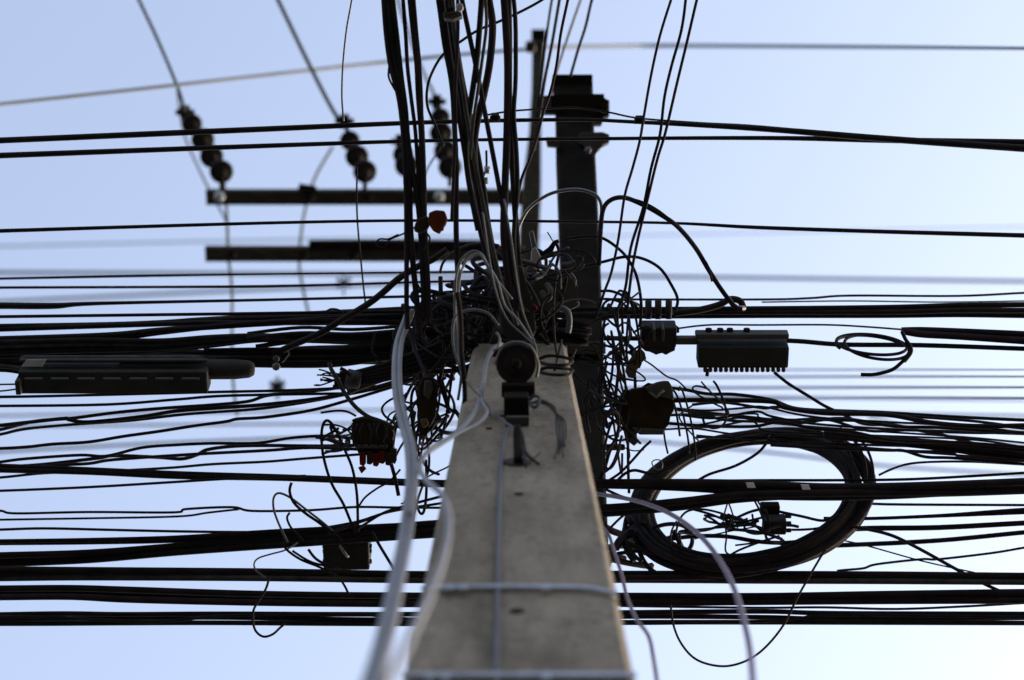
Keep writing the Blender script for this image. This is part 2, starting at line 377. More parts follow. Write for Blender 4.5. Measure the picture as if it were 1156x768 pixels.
H('lone slim black cable passing between the two crossarms', [(-30, 261.5, None, 4.4), (0, 261, None, 4.2), (300, 252, None, 3.4), (480, 249, None, 3), (640, 250, None, 3), (760, 252, None, 3), (856, 257, None, 4), (1000, 262, None, 4.4), (1156, 266, None, 5), (1190, 267, None, 5)], 3, 5.9)
H('thin cable just under the lower crossarm, highest of the left stack', [(-30, 316), (0, 315), (250, 310.5), (450, 308), (620, 306)], 2.6, 6.6, ext='l')
H('thin cable second from the top of the left stack', [(-30, 325.5), (0, 325), (300, 323), (500, 318), (620, 316)], 2.8, 6.4, ext='l')
H('cable thick at the left edge and thinning, third of the left stack', [(-30, 345.5, None, 7.5), (0, 345.5, None, 7), (60, 345.5, None, 6.5), (110, 343, None, 4), (300, 338.5, None, 3), (480, 334.5, None, 3), (620, 332, None, 3)], 3, 6.1, ext='l')
H('thin cable fourth of the left stack, close over a thick band', [(-30, 358), (0, 357.5), (300, 354), (500, 351)], 3.4, ext='l')
bundle('cable_bundle', 'band of black cables reaching the pole head from the left', [(-30, 371, 7), (0, 370, 7), (150, 366, 7), (230, 363, 10), (300, 361, 13), (380, 359, 16), (470, 356, 20), (560, 350, 24), (674, 352, 12)], 4, 5, 5.9, ext='l', mats=['black', 'plum', 'black2'])
bundle('cable_bundle', 'sagging band merging into the mass above the long closure box', [(-30, 386, 10), (0, 385, 10), (120, 380, 10), (180, 374, 9), (240, 369, 6), (300, 365, 6), (400, 361, 8), (560, 362, 18), (668, 372, 14)], 3, 5.4, 5.86, ext='l', mats=['plum', 'black'])
bundle('cable_bundle', 'wide dark band of cables lying directly on top of the long box', [(-30, 394, 20), (0, 394, 20), (100, 392, 20), (180, 391, 16), (240, 386, 14), (300, 382, 9), (400, 384, 8), (480, 378, 18), (560, 374, 28), (664, 384, 14)], 5, 6, 5.84, ext='l', mats=['black', 'dusty', 'plum', 'black2'])
bundle('cable_bundle', 'cables running past the long closure box into the pole tangle', [(-30, 405, 18), (0, 405, 18), (60, 405, 17), (160, 402, 17), (280, 404, 15), (350, 402, 16), (420, 399, 24), (480, 394, 34), (530, 388, 38), (570, 384, 34)], 6, 6.4, 5.88, ext='l', mats=['dusty', 'black', 'black2'])
bundle('cable_bundle', 'pair of black cables entering the closure box at the left edge', [(-60, 416, 9), (0, 415, 9), (30, 419, 8), (60, 424, 8)], 2, 4.6, 5.83, ext='l', mats=['dusty', 'black'])
H('cable just right of the closure fitting, passing under the band', [(230, 396), (300, 395), (380, 396), (450, 396), (560, 392)], 4.5, ext='')
H('lower cable leaving the closure fitting to the right', [(250, 410), (320, 412), (380, 411), (440, 404), (540, 398)], 7, ext='')
H('very thin wire entering the box left end, upper', [(-30, 434), (0, 434), (24, 434)], 1.8, ext='l', group='thin wires at the left end of the long box')
H('very thin wire entering the box left end, lower', [(-30, 443), (0, 442), (24, 439)], 1.8, ext='l', group='thin wires at the left end of the long box')
H('slim cable touching the underside of the long closure box', [(-30, 448.5), (0, 448), (60, 447), (240, 443), (330, 440.5), (430, 436)], 3, ext='l')
H('slim cable second below the long closure box at left', [(-30, 458.5), (0, 458.5), (120, 457), (200, 451), (260, 447), (400, 444)], 3, ext='l')
T = 'wavy wires sagging between the left edge and the pole'
def TW(label, pts, w=3, **k): return H(label, pts, w, group=T, ext=k.pop('ext', 'l'), name='sagging_wire', wob=.5, **k)
TW('uppermost wavy wire rising from left edge towards the frayed cable ends', [(-30, 490), (0, 485), (40, 476), (80, 472.5), (130, 466), (180, 461), (240, 457), (280, 453), (300, 447), (330, 443), (380, 438), (430, 424), (480, 408)], 3.6)
TW('second wavy wire, knotted around the first near the left edge', [(-30, 483), (0, 480), (70, 473), (78, 474), (100, 477), (160, 471), (200, 464), (260, 460), (300, 457), (360, 450), (420, 440), (480, 424)], 4)
TW('third wavy wire, just under the knotted pair', [(-30, 494), (0, 491), (30, 484), (90, 479), (150, 475), (210, 468), (300, 460.5), (380, 448), (440, 432), (490, 415)], 3.2)
TW('fourth wavy wire, alone in a clear gap of sky', [(-30, 507), (0, 506), (30, 505), (60, 502), (100, 499), (140, 493), (180, 487), (220, 481), (255, 476), (268, 473), (300, 471), (350, 464), (390, 453), (430, 441), (480, 425)], 3.4)
TW('fifth wavy wire, running into the left brown terminal block', [(-30, 526), (0, 522), (30, 518), (90, 514), (120, 515), (160, 506), (200, 502), (240, 501), (290, 500), (330, 494), (370, 493), (410, 497)], 3.2)
TW('sixth wavy wire, dipping then rising before the terminal block', [(-30, 530), (0, 528), (50, 524), (110, 517), (130, 515), (180, 517), (205, 518), (222, 514), (234, 508), (262, 504), (300, 503), (360, 504), (415, 503)], 3.8)
TW('seventh wavy wire, under the dipping one', [(-30, 533), (0, 531), (60, 526), (100, 524), (130, 519), (220, 513), (300, 509), (350, 506), (415, 508)], 3.4)
TW('eighth wavy wire, level and close above the dark straight cable', [(-30, 540), (0, 539), (50, 534), (110, 533), (190, 528), (240, 524), (300, 521), (345, 518), (410, 513)], 2.8)
bundle('cable_bundle', 'straight dark pair of cables under the wavy wires at left', [(-30, 528, 8), (0, 528, 9), (100, 532, 7), (200, 537, 8), (300, 539, 8), (345, 540, 8), (420, 543, 7), (500, 546, 7), (600, 548, 7)], 2, 5, 5.8, ext='l')
TW('thin straight wire merging from below into the dark pair at left', [(-30, 554.5), (0, 554), (100, 550), (190, 545), (260, 541), (345, 537)], 2.8)
TW('wavy wire with a small knot at its middle, below the clear gap', [(-30, 577), (0, 577), (18, 580), (100, 578), (196, 578.5), (210, 575), (262, 573), (285, 577), (350, 576), (400, 573), (450, 573), (520, 574)], 2.6)
TW('thin wire meeting the small knot from below', [(-30, 588), (0, 587), (100, 585.5), (200, 583), (235, 579), (270, 575)], 2.3)
TW('thin wire just above the tapering thick cables at left', [(-30, 599), (0, 598.5), (50, 597), (120, 598.5), (200, 600), (280, 600.5), (340, 599), (400, 590), (440, 578), (500, 568)], 2.8)
bundle('cable_bundle', 'slim pair of cables joining the slanting thick group at left', [(-30, 612, 6), (0, 611.5, 6), (100, 611, 6), (200, 609, 7), (300, 603, 8), (400, 598, 10), (520, 592, 10)], 2, 4.2, 5.82, ext='l')
bundle('cable_bundle', 'thick slanting cables climbing from the left edge to the pole', [(-30, 634, 15), (0, 632, 15), (100, 628, 15), (200, 620, 15), (300, 612, 16), (400, 604, 17), (500, 597, 18), (600, 592, 18)], 3, 6.4, 5.8, ext='l', mats=['black', 'plum', 'black2'])
G2 = 'thick cable bundles across the lower part'
bundle('cable_bundle', 'upper of the three thick cable bundles along the bottom', [(-30, 647.5, 15), (0, 648, 15), (100, 648.5, 14), (300, 649, 14), (480, 651, 13), (700, 652, 13), (860, 651.5, 13), (1000, 652, 14), (1156, 654, 14), (1190, 654, 14)], 3, 5.6, 5.76, ext='lr', group=G2, mats=['black', 'plum', 'dusty'])
bundle('cable_bundle', 'middle of the three thick cable bundles along the bottom', [(-30, 669, 16), (0, 669, 16), (80, 669, 16), (150, 672, 17), (300, 676, 17), (480, 677, 15), (700, 677, 14), (860, 676.5, 14), (1000, 675, 14), (1156, 673, 15), (1190, 673, 15)], 3, 6.2, 5.74, ext='lr', group=G2, mats=['black', 'black2', 'plum'])
bundle('cable_bundle', 'lowest of the three thick bundles, just above the clear sky', [(-30, 699, 15), (0, 699, 15), (70, 698, 16), (140, 698, 15), (250, 698, 14), (380, 699, 14), (480, 699, 15), (700, 697, 17), (860, 697, 17), (940, 698, 14), (1156, 698, 14), (1190, 698, 14)], 3, 4.6, 5.72, ext='lr', group=G2, mats=['black', 'plum', 'black2'])
H('thin cable woven into the lowest thick bundle', [(-30, 696), (60, 697), (110, 700), (180, 702), (260, 695), (400, 694), (480, 700), (700, 704), (880, 701), (940, 695), (1156, 697), (1190, 697)], 3.4, 5.7)
H('thin cable lying under the middle thick bundle at right', [(700, 684), (850, 686), (930, 686), (1010, 688), (1090, 685), (1156, 681), (1190, 680)], 2.6, ext='r')
# right side
bundle('cable_bundle', 'thick black band reaching the pole head from the right', [(560, 351, 13), (690, 353, 13), (860, 353, 13), (1000, 352, 14), (1080, 350, 15), (1156, 350, 17), (1190, 350, 17)], 3, 5.2, 5.82, ext='r', mats=['black', 'plum', 'black2'])
H('thin wire skimming above the thick band at right', [(690, 338), (860, 338), (915, 337), (960, 334), (1080, 334.5), (1156, 331), (1190, 330)], 2.4, 6.1, ext='r')
H('faint thin wire between the skimming wire and the thick band', [(860, 341), (960, 340), (1060, 341), (1156, 340), (1190, 340)], 1.6, 6.3, ext='r')
H('thin wire over the right terminal box reaching the thick stub end', [(760, 372), (800, 367), (856, 367), (930, 367), (975, 369), (1026, 373)], 2.0, ext='')
bundle('cable_bundle', 'thick cable group starting abruptly over the small loops at right', [(1018, 374, 6), (1040, 376, 11), (1080, 378, 12), (1156, 382, 14), (1190, 384, 14)], 2, 6.8, 5.8, ext='r', mats=['black', 'plum'])
H('cable through the terminal box and small loops at right', [(680, 382), (780, 383), (890, 385), (950, 389), (1040, 390), (1156, 394), (1190, 395)], 5, 5.8, ext='r')
RG = 'wavy wires sagging between the pole and the right edge'
def RW(label, pts, w=3, **k): return H(label, pts, w, group=RG, ext=k.pop('ext', 'r'), name='sagging_wire', wob=.6, **k)
RW('highest wavy wire leaving the right brown terminal block', [(752, 437), (775, 440), (800, 445), (830, 446), (870, 451), (900, 461), (955, 464), (1000, 466), (1080, 471), (1156, 474), (1190, 475)], 3.6)
RW('second wavy wire from the right terminal block, thickly taped', [(755, 452), (800, 452), (870, 453), (885, 460), (930, 467), (1000, 469), (1050, 477), (1100, 481), (1156, 480), (1190, 480)], 5)
RW('third wavy wire from the right terminal block', [(762, 462), (800, 467), (860, 473), (900, 478), (950, 473), (1010, 482), (1060, 483), (1156, 489), (1190, 490)], 3.6)
RW('fourth wavy wire, crossing above the coil top', [(740, 470), (790, 468), (820, 474), (870, 476), (930, 474), (980, 486), (1020, 486), (1080, 487), (1156, 490), (1190, 491)], 3)
RW('fifth wavy wire, touching the coil top', [(755, 478), (800, 481), (850, 482), (880, 477), (920, 484), (965, 489), (1010, 497), (1080, 500), (1156, 505), (1190, 506)], 3.4)
bundle('cable_bundle', 'slanting dark cable group from the coil top to the right edge', [(930, 490, 8), (990, 496, 9), (1060, 502, 12), (1110, 508, 14), (1156, 513, 16), (1190, 516, 16)], 3, 5, 5.83, ext='r', mats=['black', 'plum'])
RW('wire under the slanting group, splitting at its middle', [(870, 503), (930, 506), (1000, 509), (1020, 509), (1045, 516), (1080, 518), (1156, 524), (1190, 526)], 3.4)
RW('wire running level below the slanting group', [(960, 505), (1020, 509), (1070, 511), (1090, 516), (1156, 521), (1190, 523)], 3)
RW('thin wire arching up from the coil right side', [(992, 537), (1005, 530), (1025, 524), (1055, 521), (1100, 521), (1156, 525), (1190, 526)], 2.5)
RW('wire descending steeply from right box over the coil to the edge', [(874, 420), (890, 433), (912, 447), (930, 458), (950, 467), (975, 478), (1010, 480), (1040, 487), (1062, 490), (1085, 497), (1110, 503), (1156, 512), (1190, 517)], 3.4)
RW('frayed thin wire slanting from the square clamp to the terminal block wires', [(722, 404), (735, 412), (752, 424), (765, 430), (775, 439)], 1.8, ext='')
bundle('cable_bundle', 'heavy cable pair crossing in front of the coil', [(560, 547, 9), (690, 547, 10), (800, 549, 14), (860, 553, 20), (930, 555, 19), (1000, 554, 18), (1080, 551, 16), (1156, 548, 14), (1190, 547, 14)], 3, 7.4, 5.62, ext='r', mats=['black', 'dusty', 'black2'])
bundle('cable_bundle', 'heavy cable rising from the pole to join the pair over the coil', [(560, 582, 14), (690, 576, 14), (770, 569, 14), (830, 562, 13), (900, 559, 10), (980, 558, 9), (1080, 556, 7), (1156, 553, 7), (1190, 552, 7)], 2, 7.4, 5.63, ext='r', mats=['black', 'black2'])
RW('slim cable on top of the heavy pair at right', [(780, 543), (860, 543), (940, 542), (1020, 541), (1090, 538), (1156, 534), (1190, 532)], 3)
RW('slim level cable just below the heavy pair at right', [(975, 567), (1000, 569), (1156, 571), (1190, 571)], 2.8)
RW('cable thickening towards the right edge, second below the heavy pair', [(930, 586), (985, 585, None, 3.6), (1060, 583), (1120, 579, None, 6), (1156, 577, None, 7), (1190, 576, None, 7)], 4)
RW('cable third below the heavy pair at right', [(940, 598), (985, 597), (1060, 596), (1156, 591), (1190, 590)], 5.6)
RW('cable fourth below the heavy pair at right', [(920, 616), (960, 616), (1060, 610), (1156, 601), (1190, 599)], 5)
RW('thin wavy wire rising from the upper bottom bundle at right', [(945, 645), (955, 643), (975, 642), (990, 637), (1040, 632), (1060, 631), (1120, 624), (1156, 618), (1190, 614)], 2.6)
RW('black wire slanting down across the fourth cable to the bottom bundles', [(960, 594), (1000, 602), (1030, 615), (1085, 646), (1120, 663), (1156, 678), (1190, 690)], 3.6)
RW('hair thin wire slanting down beside the black slanting wire', [(940, 608), (980, 617), (1040, 633), (1100, 646)], 1.6, ext='')

# ------------------------------------------------------------------ cables hanging from above towards the pole head
G3 = 'drop cables running overhead into the pole head'
def V(label, pts, w, d=5.25, mat=None, ext='u', wob=.3, group=G3, name='drop_cable'):
    w *= 1.03
    return wire(name, label, pts, w, d, mat or random.choice(['black', 'black2', 'plum']), ext, 'cable', group, wob)
V('leftmost hanging cable, nearly straight', [(431, -30), (433, 0), (436, 40), (441, 75), (450, 110), (455, 150), (458, 200), (459, 270), (459, 340), (460, 372)], 5)
V('hanging cable second from the left, veering right lower down', [(435, -30), (438, 0), (443, 50), (450, 90), (457, 130), (463, 180), (471, 222), (475, 262), (477, 300), (479, 352)], 6)
V('hanging cable third from the left', [(441, -30), (443, 0), (448, 45), (453, 90), (458, 130), (462, 200), (463, 250), (466, 295), (471, 345), (474, 380)], 6)
V('thin strand bulging off the left side of the leftmost hanging cables', [(434, 10), (437, 35), (441, 60), (439, 78), (439, 88), (444, 98), (450, 108)], 2.2, ext='')
V('slim hanging cable fourth from the left, standing apart', [(453, -30), (455, 0), (458, 40), (460, 75), (464, 110), (469, 150), (472, 200), (475, 260), (477, 300), (480, 350)], 4)
V('hanging cable fifth from the left, straight', [(461, -30), (463.5, 0), (467, 35), (471, 70), (473, 110), (476, 150), (478, 210), (479, 260), (482, 310), (484, 360)], 6.5)
V('thin second strand beside the fifth hanging cable', [(464, -30), (467, 0), (470, 35), (474, 80), (476, 140), (473, 200), (477, 250), (481, 300), (479, 350)], 4)
V('cable in the central hanging sheaf going straight down at its left', [(488, -30), (495, 0), (502, 50), (510, 95), (513, 140), (515, 200), (515, 260), (517, 312), (520, 350)], 5.5)
V('outermost left cable of the central hanging sheaf', [(494, -30), (499, 0), (506, 50), (514, 100), (521, 150), (531, 210), (543, 265), (558, 322), (577, 362)], 5)
V('second cable of the central hanging sheaf', [(499, -30), (504, 0), (511, 50), (518, 100), (527, 155), (537, 210), (549, 268), (563, 325), (580, 366)], 5.5, 5.3)
V('third cable of the central hanging sheaf, grey dusted', [(504, -30), (508, 0), (515, 50), (523, 105), (531, 155), (541, 208), (554, 270), (568, 328), (584, 368)], 4.5, 5.22, 'dusty')
V('fourth cable of the central hanging sheaf, on its right', [(509, -30), (512, 20), (517, 60), (524, 100), (535, 150), (545, 205), (551, 250), (560, 300), (566, 345)], 5, 5.35)
V('plum coloured cable crossing straight down inside the central sheaf', [(516, -30), (516.5, 0), (517, 30), (516, 60), (514, 100), (514, 150), (512, 200), (510, 250)], 3.6, 5.2, 'plum')
V('lone slanting cable right of the central sheaf', [(517, -30), (521.5, 0), (532, 50), (540, 88), (548, 130), (556, 172), (564, 215), (572, 260), (580, 310), (590, 352)], 5)
V('cable curving from the right into the central sheaf, left one of two', [(544, -30), (543.5, 0), (541, 35), (538, 70), (533, 105), (528, 140), (526, 175), (531, 215), (540, 260)], 6)
V('cable curving from the right into the central sheaf, right one of two', [(548, -30), (552, 0), (556, 30), (553, 70), (546, 108), (538, 140), (535, 175), (540, 220), (548, 265)], 7.5, 5.3)
V('slim dusty cable between the two curving ones', [(547, -30), (548, 0), (549, 30), (544, 70), (539, 105), (534, 140), (531, 180)], 3.4, 5.2, 'dusty')
V('thickest vertical cable right of the central sheaf', [(566, -30), (569, 0), (571, 30), (573, 70), (573, 110), (572, 160), (570, 215), (569, 270), (576, 330), (584, 365)], 7.5)
V('vertical cable touching the thickest one on its left', [(572, -30), (574, 0), (575, 40), (575, 110), (577, 150), (579, 200), (583, 260), (588, 320)], 6, 5.32)
V('vertical cable right of the thickest one', [(578, -30), (580, 0), (582, 30), (582, 90), (580, 130), (583, 170), (584, 215), (580, 270), (585, 330)], 4.6)
V('thin cable looping in a wide arc from the top behind the hanging sheaf', [(640, -20), (612, 0), (585, 15), (560, 26), (540, 34), (520, 47), (500, 62), (487, 84), (482, 103), (483, 122), (491, 140), (500, 165)], 2.8, 5.5, ext='')
V('far left hair thin hanging wire', [(400, -30), (397, 0), (391, 35), (387, 75), (386, 110), (388, 137)], 1.9, 5.6, 'grey_wire')
wire('drop_cable', 'thin wire continuing down across both crossarms from the middle insulators', [(403, 188), (403, 240), (407, 290), (411, 330), (413, 345)], 1.9, 6.2, 'black', '', 'cable', G3)
V('first of the slim cables slanting to the far pole', [(629, -30), (623, 0), (617, 40), (611, 90), (605, 140)], 2.6, 7.6)
V('second of the slim cables slanting to the far pole', [(637, -30), (631.5, 0), (623, 50), (615, 90), (609, 130), (603, 170)], 3.2, 7.0)
V('sharp slim cable slanting past the left edge of the black post', [(647, -30), (641, 0), (633, 38), (628, 75), (621, 105), (613, 128), (606, 155), (598, 180), (588, 205), (583, 240)], 3.0, 5.5)
V('pale slim cable ending behind the black post top', [(667, -30), (655.5, 0), (640, 45), (628, 83), (622, 110)], 2.6, 8.4, 'farwire')
V('slim cable ending on top of the black post', [(677, -30), (668, 0), (661, 30), (653, 55), (644, 86)], 3, 7.3)
G4 = 'three slim cables right of the black post'
V('left one of the three slim cables right of the black post', [(767, -30), (757.5, 0), (745, 40), (735, 85), (727, 130), (722, 160), (714, 190), (705, 222), (698, 270), (690, 308), (682, 330), (672, 360)], 2.8, 5.5, group=G4)
V('middle one of the three slim cables, slightly kinked', [(776, -30), (774, 0), (769, 35), (758, 75), (750, 110), (745, 152), (735, 190), (726, 235), (712, 280), (706, 325), (696, 352)], 3, 5.5, group=G4)
V('right one of the three slim cables right of the black post', [(794, -30), (786.5, 0), (776, 45), (764, 95), (751, 150), (742, 180), (731, 225), (720, 270), (713, 308), (708, 350)], 3, 5.5, group=G4)

# ------------------------------------------------------------------ loops right of the post
G5 = 'slack loops right of the black post'
def LO(label, pts, w, d=5.6, mat='black', name='slack_loop', group=G5): return wire(name, label, pts, w, d, mat, '', 'cable loop', group, .2)
LO('grey dusted cable arching over the front of the black post', [(583, 262), (595, 238), (612, 224), (628, 217), (650, 214), (668, 218), (677, 226), (679, 240), (676, 262)], 3.6, 5.7, 'grey_wire')
LO('big thick loop arching right from the post to the band below', [(676, 300), (678, 262), (681, 237), (690, 226), (705, 223.5), (725, 231), (745, 242), (765, 256), (785, 280), (800, 305), (815, 328), (830, 347), (838, 349)], 5, 5.6)
LO('thin second strand of the big thick loop with a split end', [(700, 223), (722, 227), (745, 239), (770, 261), (790, 287), (799, 300), (804, 318)], 2.4, 5.58)
LO('inner loop falling steeply beside the three slim cables', [(640, 270), (662, 267), (680, 269), (697, 280), (709, 293), (719, 313), (724, 345), (722, 370)], 3.2, 5.65)
LO('outer thin loop reaching farthest right above the square clamp', [(650, 303), (680, 296), (705, 290), (725, 292), (745, 303), (758, 322), (765, 338), (762, 352)], 3.2, 5.62)
LO('short low loop close to the post above the thick band', [(678, 329), (690, 329), (705, 335), (718, 346), (726, 358)], 3, 5.7)
LO('lowest short loop close to the post touching the thick band', [(676, 338), (690, 338), (703, 343), (712, 352)], 2.6, 5.66)
LO('taut dark tail where the big thick loop meets the band', [(760, 354), (790, 350), (812, 344), (824, 338), (835, 340), (839, 347)], 7, 5.72)
MB_ = MB().tube([P(822, 337, 5.68), P(827, 344, 5.66), P(833, 348, 5.66), P(840, 348, 5.68)], .007, 8); tag(MB_.build('cable_tie', 'grey_wire'), 'pale grey tie where the big thick loop meets the band', 'cable tie')

# small coil at right
def ell(cx, cy, a, b, t0, t1, n=14, rot=0, d=5.75, da=0.):
    o = []
    for k in range(n + 1):
        t = R(t0 + (t1 - t0) * k / n); x = a * math.cos(t); y = b * math.sin(t)
        X = cx + x * math.cos(R(rot)) - y * math.sin(R(rot)); Y = cy + x * math.sin(R(rot)) + y * math.cos(R(rot))
        o.append((X, Y, d - da * math.sin(t)))
    return o
sc = empty('small_coil', P(985, 390, 5.7), 'small coil of two black cable turns with a drooping tail at right', 'cable coil')
for cx, cy, a, b, rot, ww, t0, t1 in ((984, 389, 40, 11, 6, 3.4, 20, 380), (990, 392, 37, 13, 9, 3.4, -10, 350), (984, 392, 41, 12, 7, 2.6, 150, 330)):
    W, r = path(ell(cx, cy, a, b, t0, t1, 20, rot, 5.7, .08), ww, 5.7); MB().tube(W, r, 7).build('turn', 'black', sc)
W, r = path([(1018, 374), (1022, 383), (1028, 392), (1027, 400), (1018, 409), (1008, 417), (996, 421), (985, 423), (972, 423)], 4, 5.65); MB().tube(W, r, 7).build('tail', 'black2', sc)
W, r = path([(1022, 386), (1028, 396), (1020, 408)], 5.5, 5.66); MB().tube(W, r, 7).build('tape', 'black', sc)

# big coil
coil = empty('cable_coil', P(845, 562, 5.95), 'big round coil of thick black cable hanging right of the pole', 'cable coil')
for i in range(14):
    k = ((i * 5) % 14) / 13; a = 114 + 23 * k + random.uniform(-1.5, 1.5); b = 65 + 13 * k + random.uniform(-1, 1)
    W, r = path(ell(846 + 4 * k + random.uniform(-5, 5), 563 + 3 * k + random.uniform(-2.5, 2.5), a, b, 0, 362, 34, -9 + random.uniform(-4, 4), 5.92 + random.uniform(-.03, .03), .2), 7, 5.9, wob=.5)
    MB().tube(W, r, 8).build('turn', random.choice(['black', 'plum', 'black2']), coil)
for cx, cy, a, b, t0, t1, ww in ((925, 545, 40, 62, -75, 35, 3), (932, 540, 46, 60, -70, 40, 3.6), (938, 538, 48, 58, -65, 30, 3), (915, 550, 44, 64, -80, 20, 2.6), (745, 598, 40, 42, 120, 250, 4), (738, 606, 34, 36, 130, 260, 5), (752, 600, 34, 50, 110, 240, 5)):
    W, r = path(ell(cx, cy, a, b, t0, t1, 14, 0, 5.88, .1), ww, 5.9); MB().tube(W, r, 7).build('loose_turn', 'black', coil)
G6 = 'thin wires looping inside the big coil'
def IN(label, pts, w=2.6): return LO(label, pts, w, random.uniform(5.7, 5.85), name='thin_loop', group=G6)
IN('wire rising from the coil centre left to its upper rim', [(780, 548), (800, 536), (830, 526), (855, 512), (867, 498)], 3)
IN('arched wire over the inside left of the coil', [(762, 610), (766, 590), (775, 578), (792, 575), (815, 580), (840, 590), (868, 600)], 2.4)
IN('wire sloping across the coil to the small square box', [(740, 612), (770, 602), (800, 598), (825, 588), (850, 577), (880, 572)], 3)
IN('lower wire crossing the coil nearly level', [(735, 612), (780, 606), (820, 606), (860, 612), (900, 612), (940, 600)], 4.5)
IN('wire slanting from heavy pair down to the square box', [(770, 572), (800, 580), (830, 590), (862, 584)], 2.6)
IN('short hanging loop inside the coil left part', [(764, 588), (758, 600), (757, 615), (762, 630), (768, 618), (767, 600)], 2)
IN('curl of wire under the square box', [(818, 590), (820, 605), (819, 622), (826, 628)], 2)
IN('wire from the square box down to the coil bottom', [(880, 605), (850, 615), (826, 626), (815, 640)], 2.4)
IN('wire curving from the square box to the coil right side', [(880, 578), (905, 583), (930, 588), (945, 580)], 3)
IN('second wire curving from the square box to the right', [(884, 598), (905, 598), (925, 596), (938, 590)], 2.6)
IN('thin wire level through the coil under the box', [(830, 616), (870, 612), (892, 618), (920, 616)], 2)
# ------------------------------------------------------------------ thin loops left of the pole
G7 = 'thin loops hanging left of the pole'
def LL(label, pts, w=2.6, d=5.55, mat='black'): return LO(label, pts, w, d, mat, 'thin_loop', G7)
LL('tall narrow loop beside the left terminal block', [(400, 600), (388, 570), (374, 545), (365, 515), (363, 490), (366, 477), (372, 476), (380, 488), (390, 510), (398, 530), (403, 560), (404, 600)], 3)
LL('small arc topping the tall narrow loop', [(366, 480), (378, 480), (390, 484), (398, 492)], 2)
LL('wide arc loop rising above the slanting cables', [(325, 613), (321, 605), (314, 590), (309, 575), (309, 562), (315, 557), (328, 562), (345, 575), (362, 588), (376, 600)], 2.4, mat='grey_wire')
LL('hooked wire beginning under the straight dark pair', [(329, 545), (327, 555), (332, 568), (345, 580), (360, 590), (378, 604), (386, 612)], 3)
LL('tiny hook between the wide arc and the lower box', [(342, 611), (336, 604), (328, 595), (324, 585), (327, 579)], 2.4)
LL('grey curl below the slanting cables at left', [(336, 613), (322, 621), (305, 626), (292, 630), (287, 636), (289, 644), (300, 652)], 1.8, mat='grey_wire')
LL('hook hanging lowest at left under all bundles', [(304, 652), (300, 665), (292, 678), (286, 690), (286, 705), (290, 714), (298, 719), (308, 716), (316, 709), (322, 704)], 2.5)
LL('wire from the lower box slanting up left', [(380, 650), (360, 640), (340, 632), (325, 622), (318, 612)], 2.6)
LL('second wire from the lower box slanting up left', [(378, 642), (358, 632), (348, 620)], 3)
LL('wire slanting down right beneath the left terminal block', [(450, 560), (446, 540), (440, 520), (432, 505)], 4)
LL('curving wire joining the pole side to the tall loop', [(405, 572), (412, 562), (425, 552), (440, 543), (452, 530)], 2.2)
LL('straight wire slanting down right past the lower box', [(420, 600), (428, 615), (440, 635), (452, 655)], 3.2)
LL('wire slanting up right from the lower box', [(370, 603), (400, 592), (425, 583), (445, 575), (500, 560)], 3)
LL('second wire slanting up right from the lower box', [(400, 600), (415, 590), (440, 577), (480, 572)], 2.6)
LL('short tail dropping between the two lowest bundles at left', [(385, 655), (390, 663), (394, 672)], 2.5)
LL('wire with a teardrop eye left of the orange connector', [(468, 257), (455, 264), (440, 271), (434, 279), (428, 279), (425, 275), (429, 270), (438, 270), (450, 265)], 1.9, 5.3)
LL('thin curl left of the grey cable above the terminal block', [(437, 476), (440, 468), (450, 463), (465, 460)], 2, 5.4)
LL('wavy wire arriving at the top of the left terminal block', [(362, 466), (380, 464), (392, 465), (402, 470)], 2.4)
LL('thin wire hanging under all bundles right of the pole', [(757, 683), (760, 705), (768, 725), (782, 742), (800, 750), (822, 752), (845, 745), (865, 730), (885, 705), (900, 675), (920, 640), (932, 620)], 2.4, 5.5)
wire('thick_jumper', 'thick jumper cable slanting from the pole head down to the left bands', [(505, 282), (490, 292), (470, 302), (450, 315), (435, 328), (420, 340), (405, 350), (385, 362), (362, 376), (335, 388), (318, 396)], 7, 5.65, 'black', '', 'cable')

# ------------------------------------------------------------------ pale cables near the viewer
e = empty('grey_drop_cable', P(440, 600, 3.5), 'pale grey twin cable falling from the pole head along the left, blurred at bottom', 'cable')
for dx, dd, mt in ((-2.6, 0, 'grey_pvc'), (2.6, .02, 'grey_pvc')):
    pts = [(464, 350, 5.3), (457, 368, 5.28), (450, 390, 5.2), (448, 420, 5.0), (450, 450, 4.8), (456, 478, 4.6), (463, 505, 4.35), (465, 540, 4.05), (462, 575, 3.75), (457, 610, 3.45), (449, 650, 3.1), (439, 700, 2.75), (426, 750, 2.45), (410, 800, 2.2), (390, 850, 2.0)]
    q = [(x + dx * (5.3 / d_), y, d_) for x, y, d_ in pts]
    W = []; r = []
    for x, y, d_ in q:
        W.append(Vector((*P(x, y, d_), .0068)))
    W = smooth(W, 6); MB().tube([Vector(v[:3]) for v in W], [v[3] for v in W], 10).build('strand', mt, e)
def taper(name, label, pts, rad, mat, catg='cable', group=None, parent=None):
    W = smooth([P(*p) for p in pts], 6); o = MB().tube(W, rad, 9).build(name, mat, parent)
    if not parent: tag(o, label, catg, group)
    return o
fd = facedepth
taper('grey_branch_cable', 'pale grey cable dropping over the pole edge and swinging left to the twin cable', [(566, 388, 5.2), (556, 395, 5.15), (549, 410, 5.05), (546, 430, 4.9), (543, 447, 4.75), (536, 465, 4.55), (525, 480, 4.4), (508, 494, 4.25), (490, 504, 4.1), (478, 516, 4.0), (474, 530, 3.9), (484, 545, 3.7), (500, 560, 3.5), (507, 585, 3.2), (503, 620, 2.9), (490, 660, 2.6), (470, 705, 2.35), (448, 750, 2.15), (420, 800, 2.0)], .0052, 'grey_pvc')
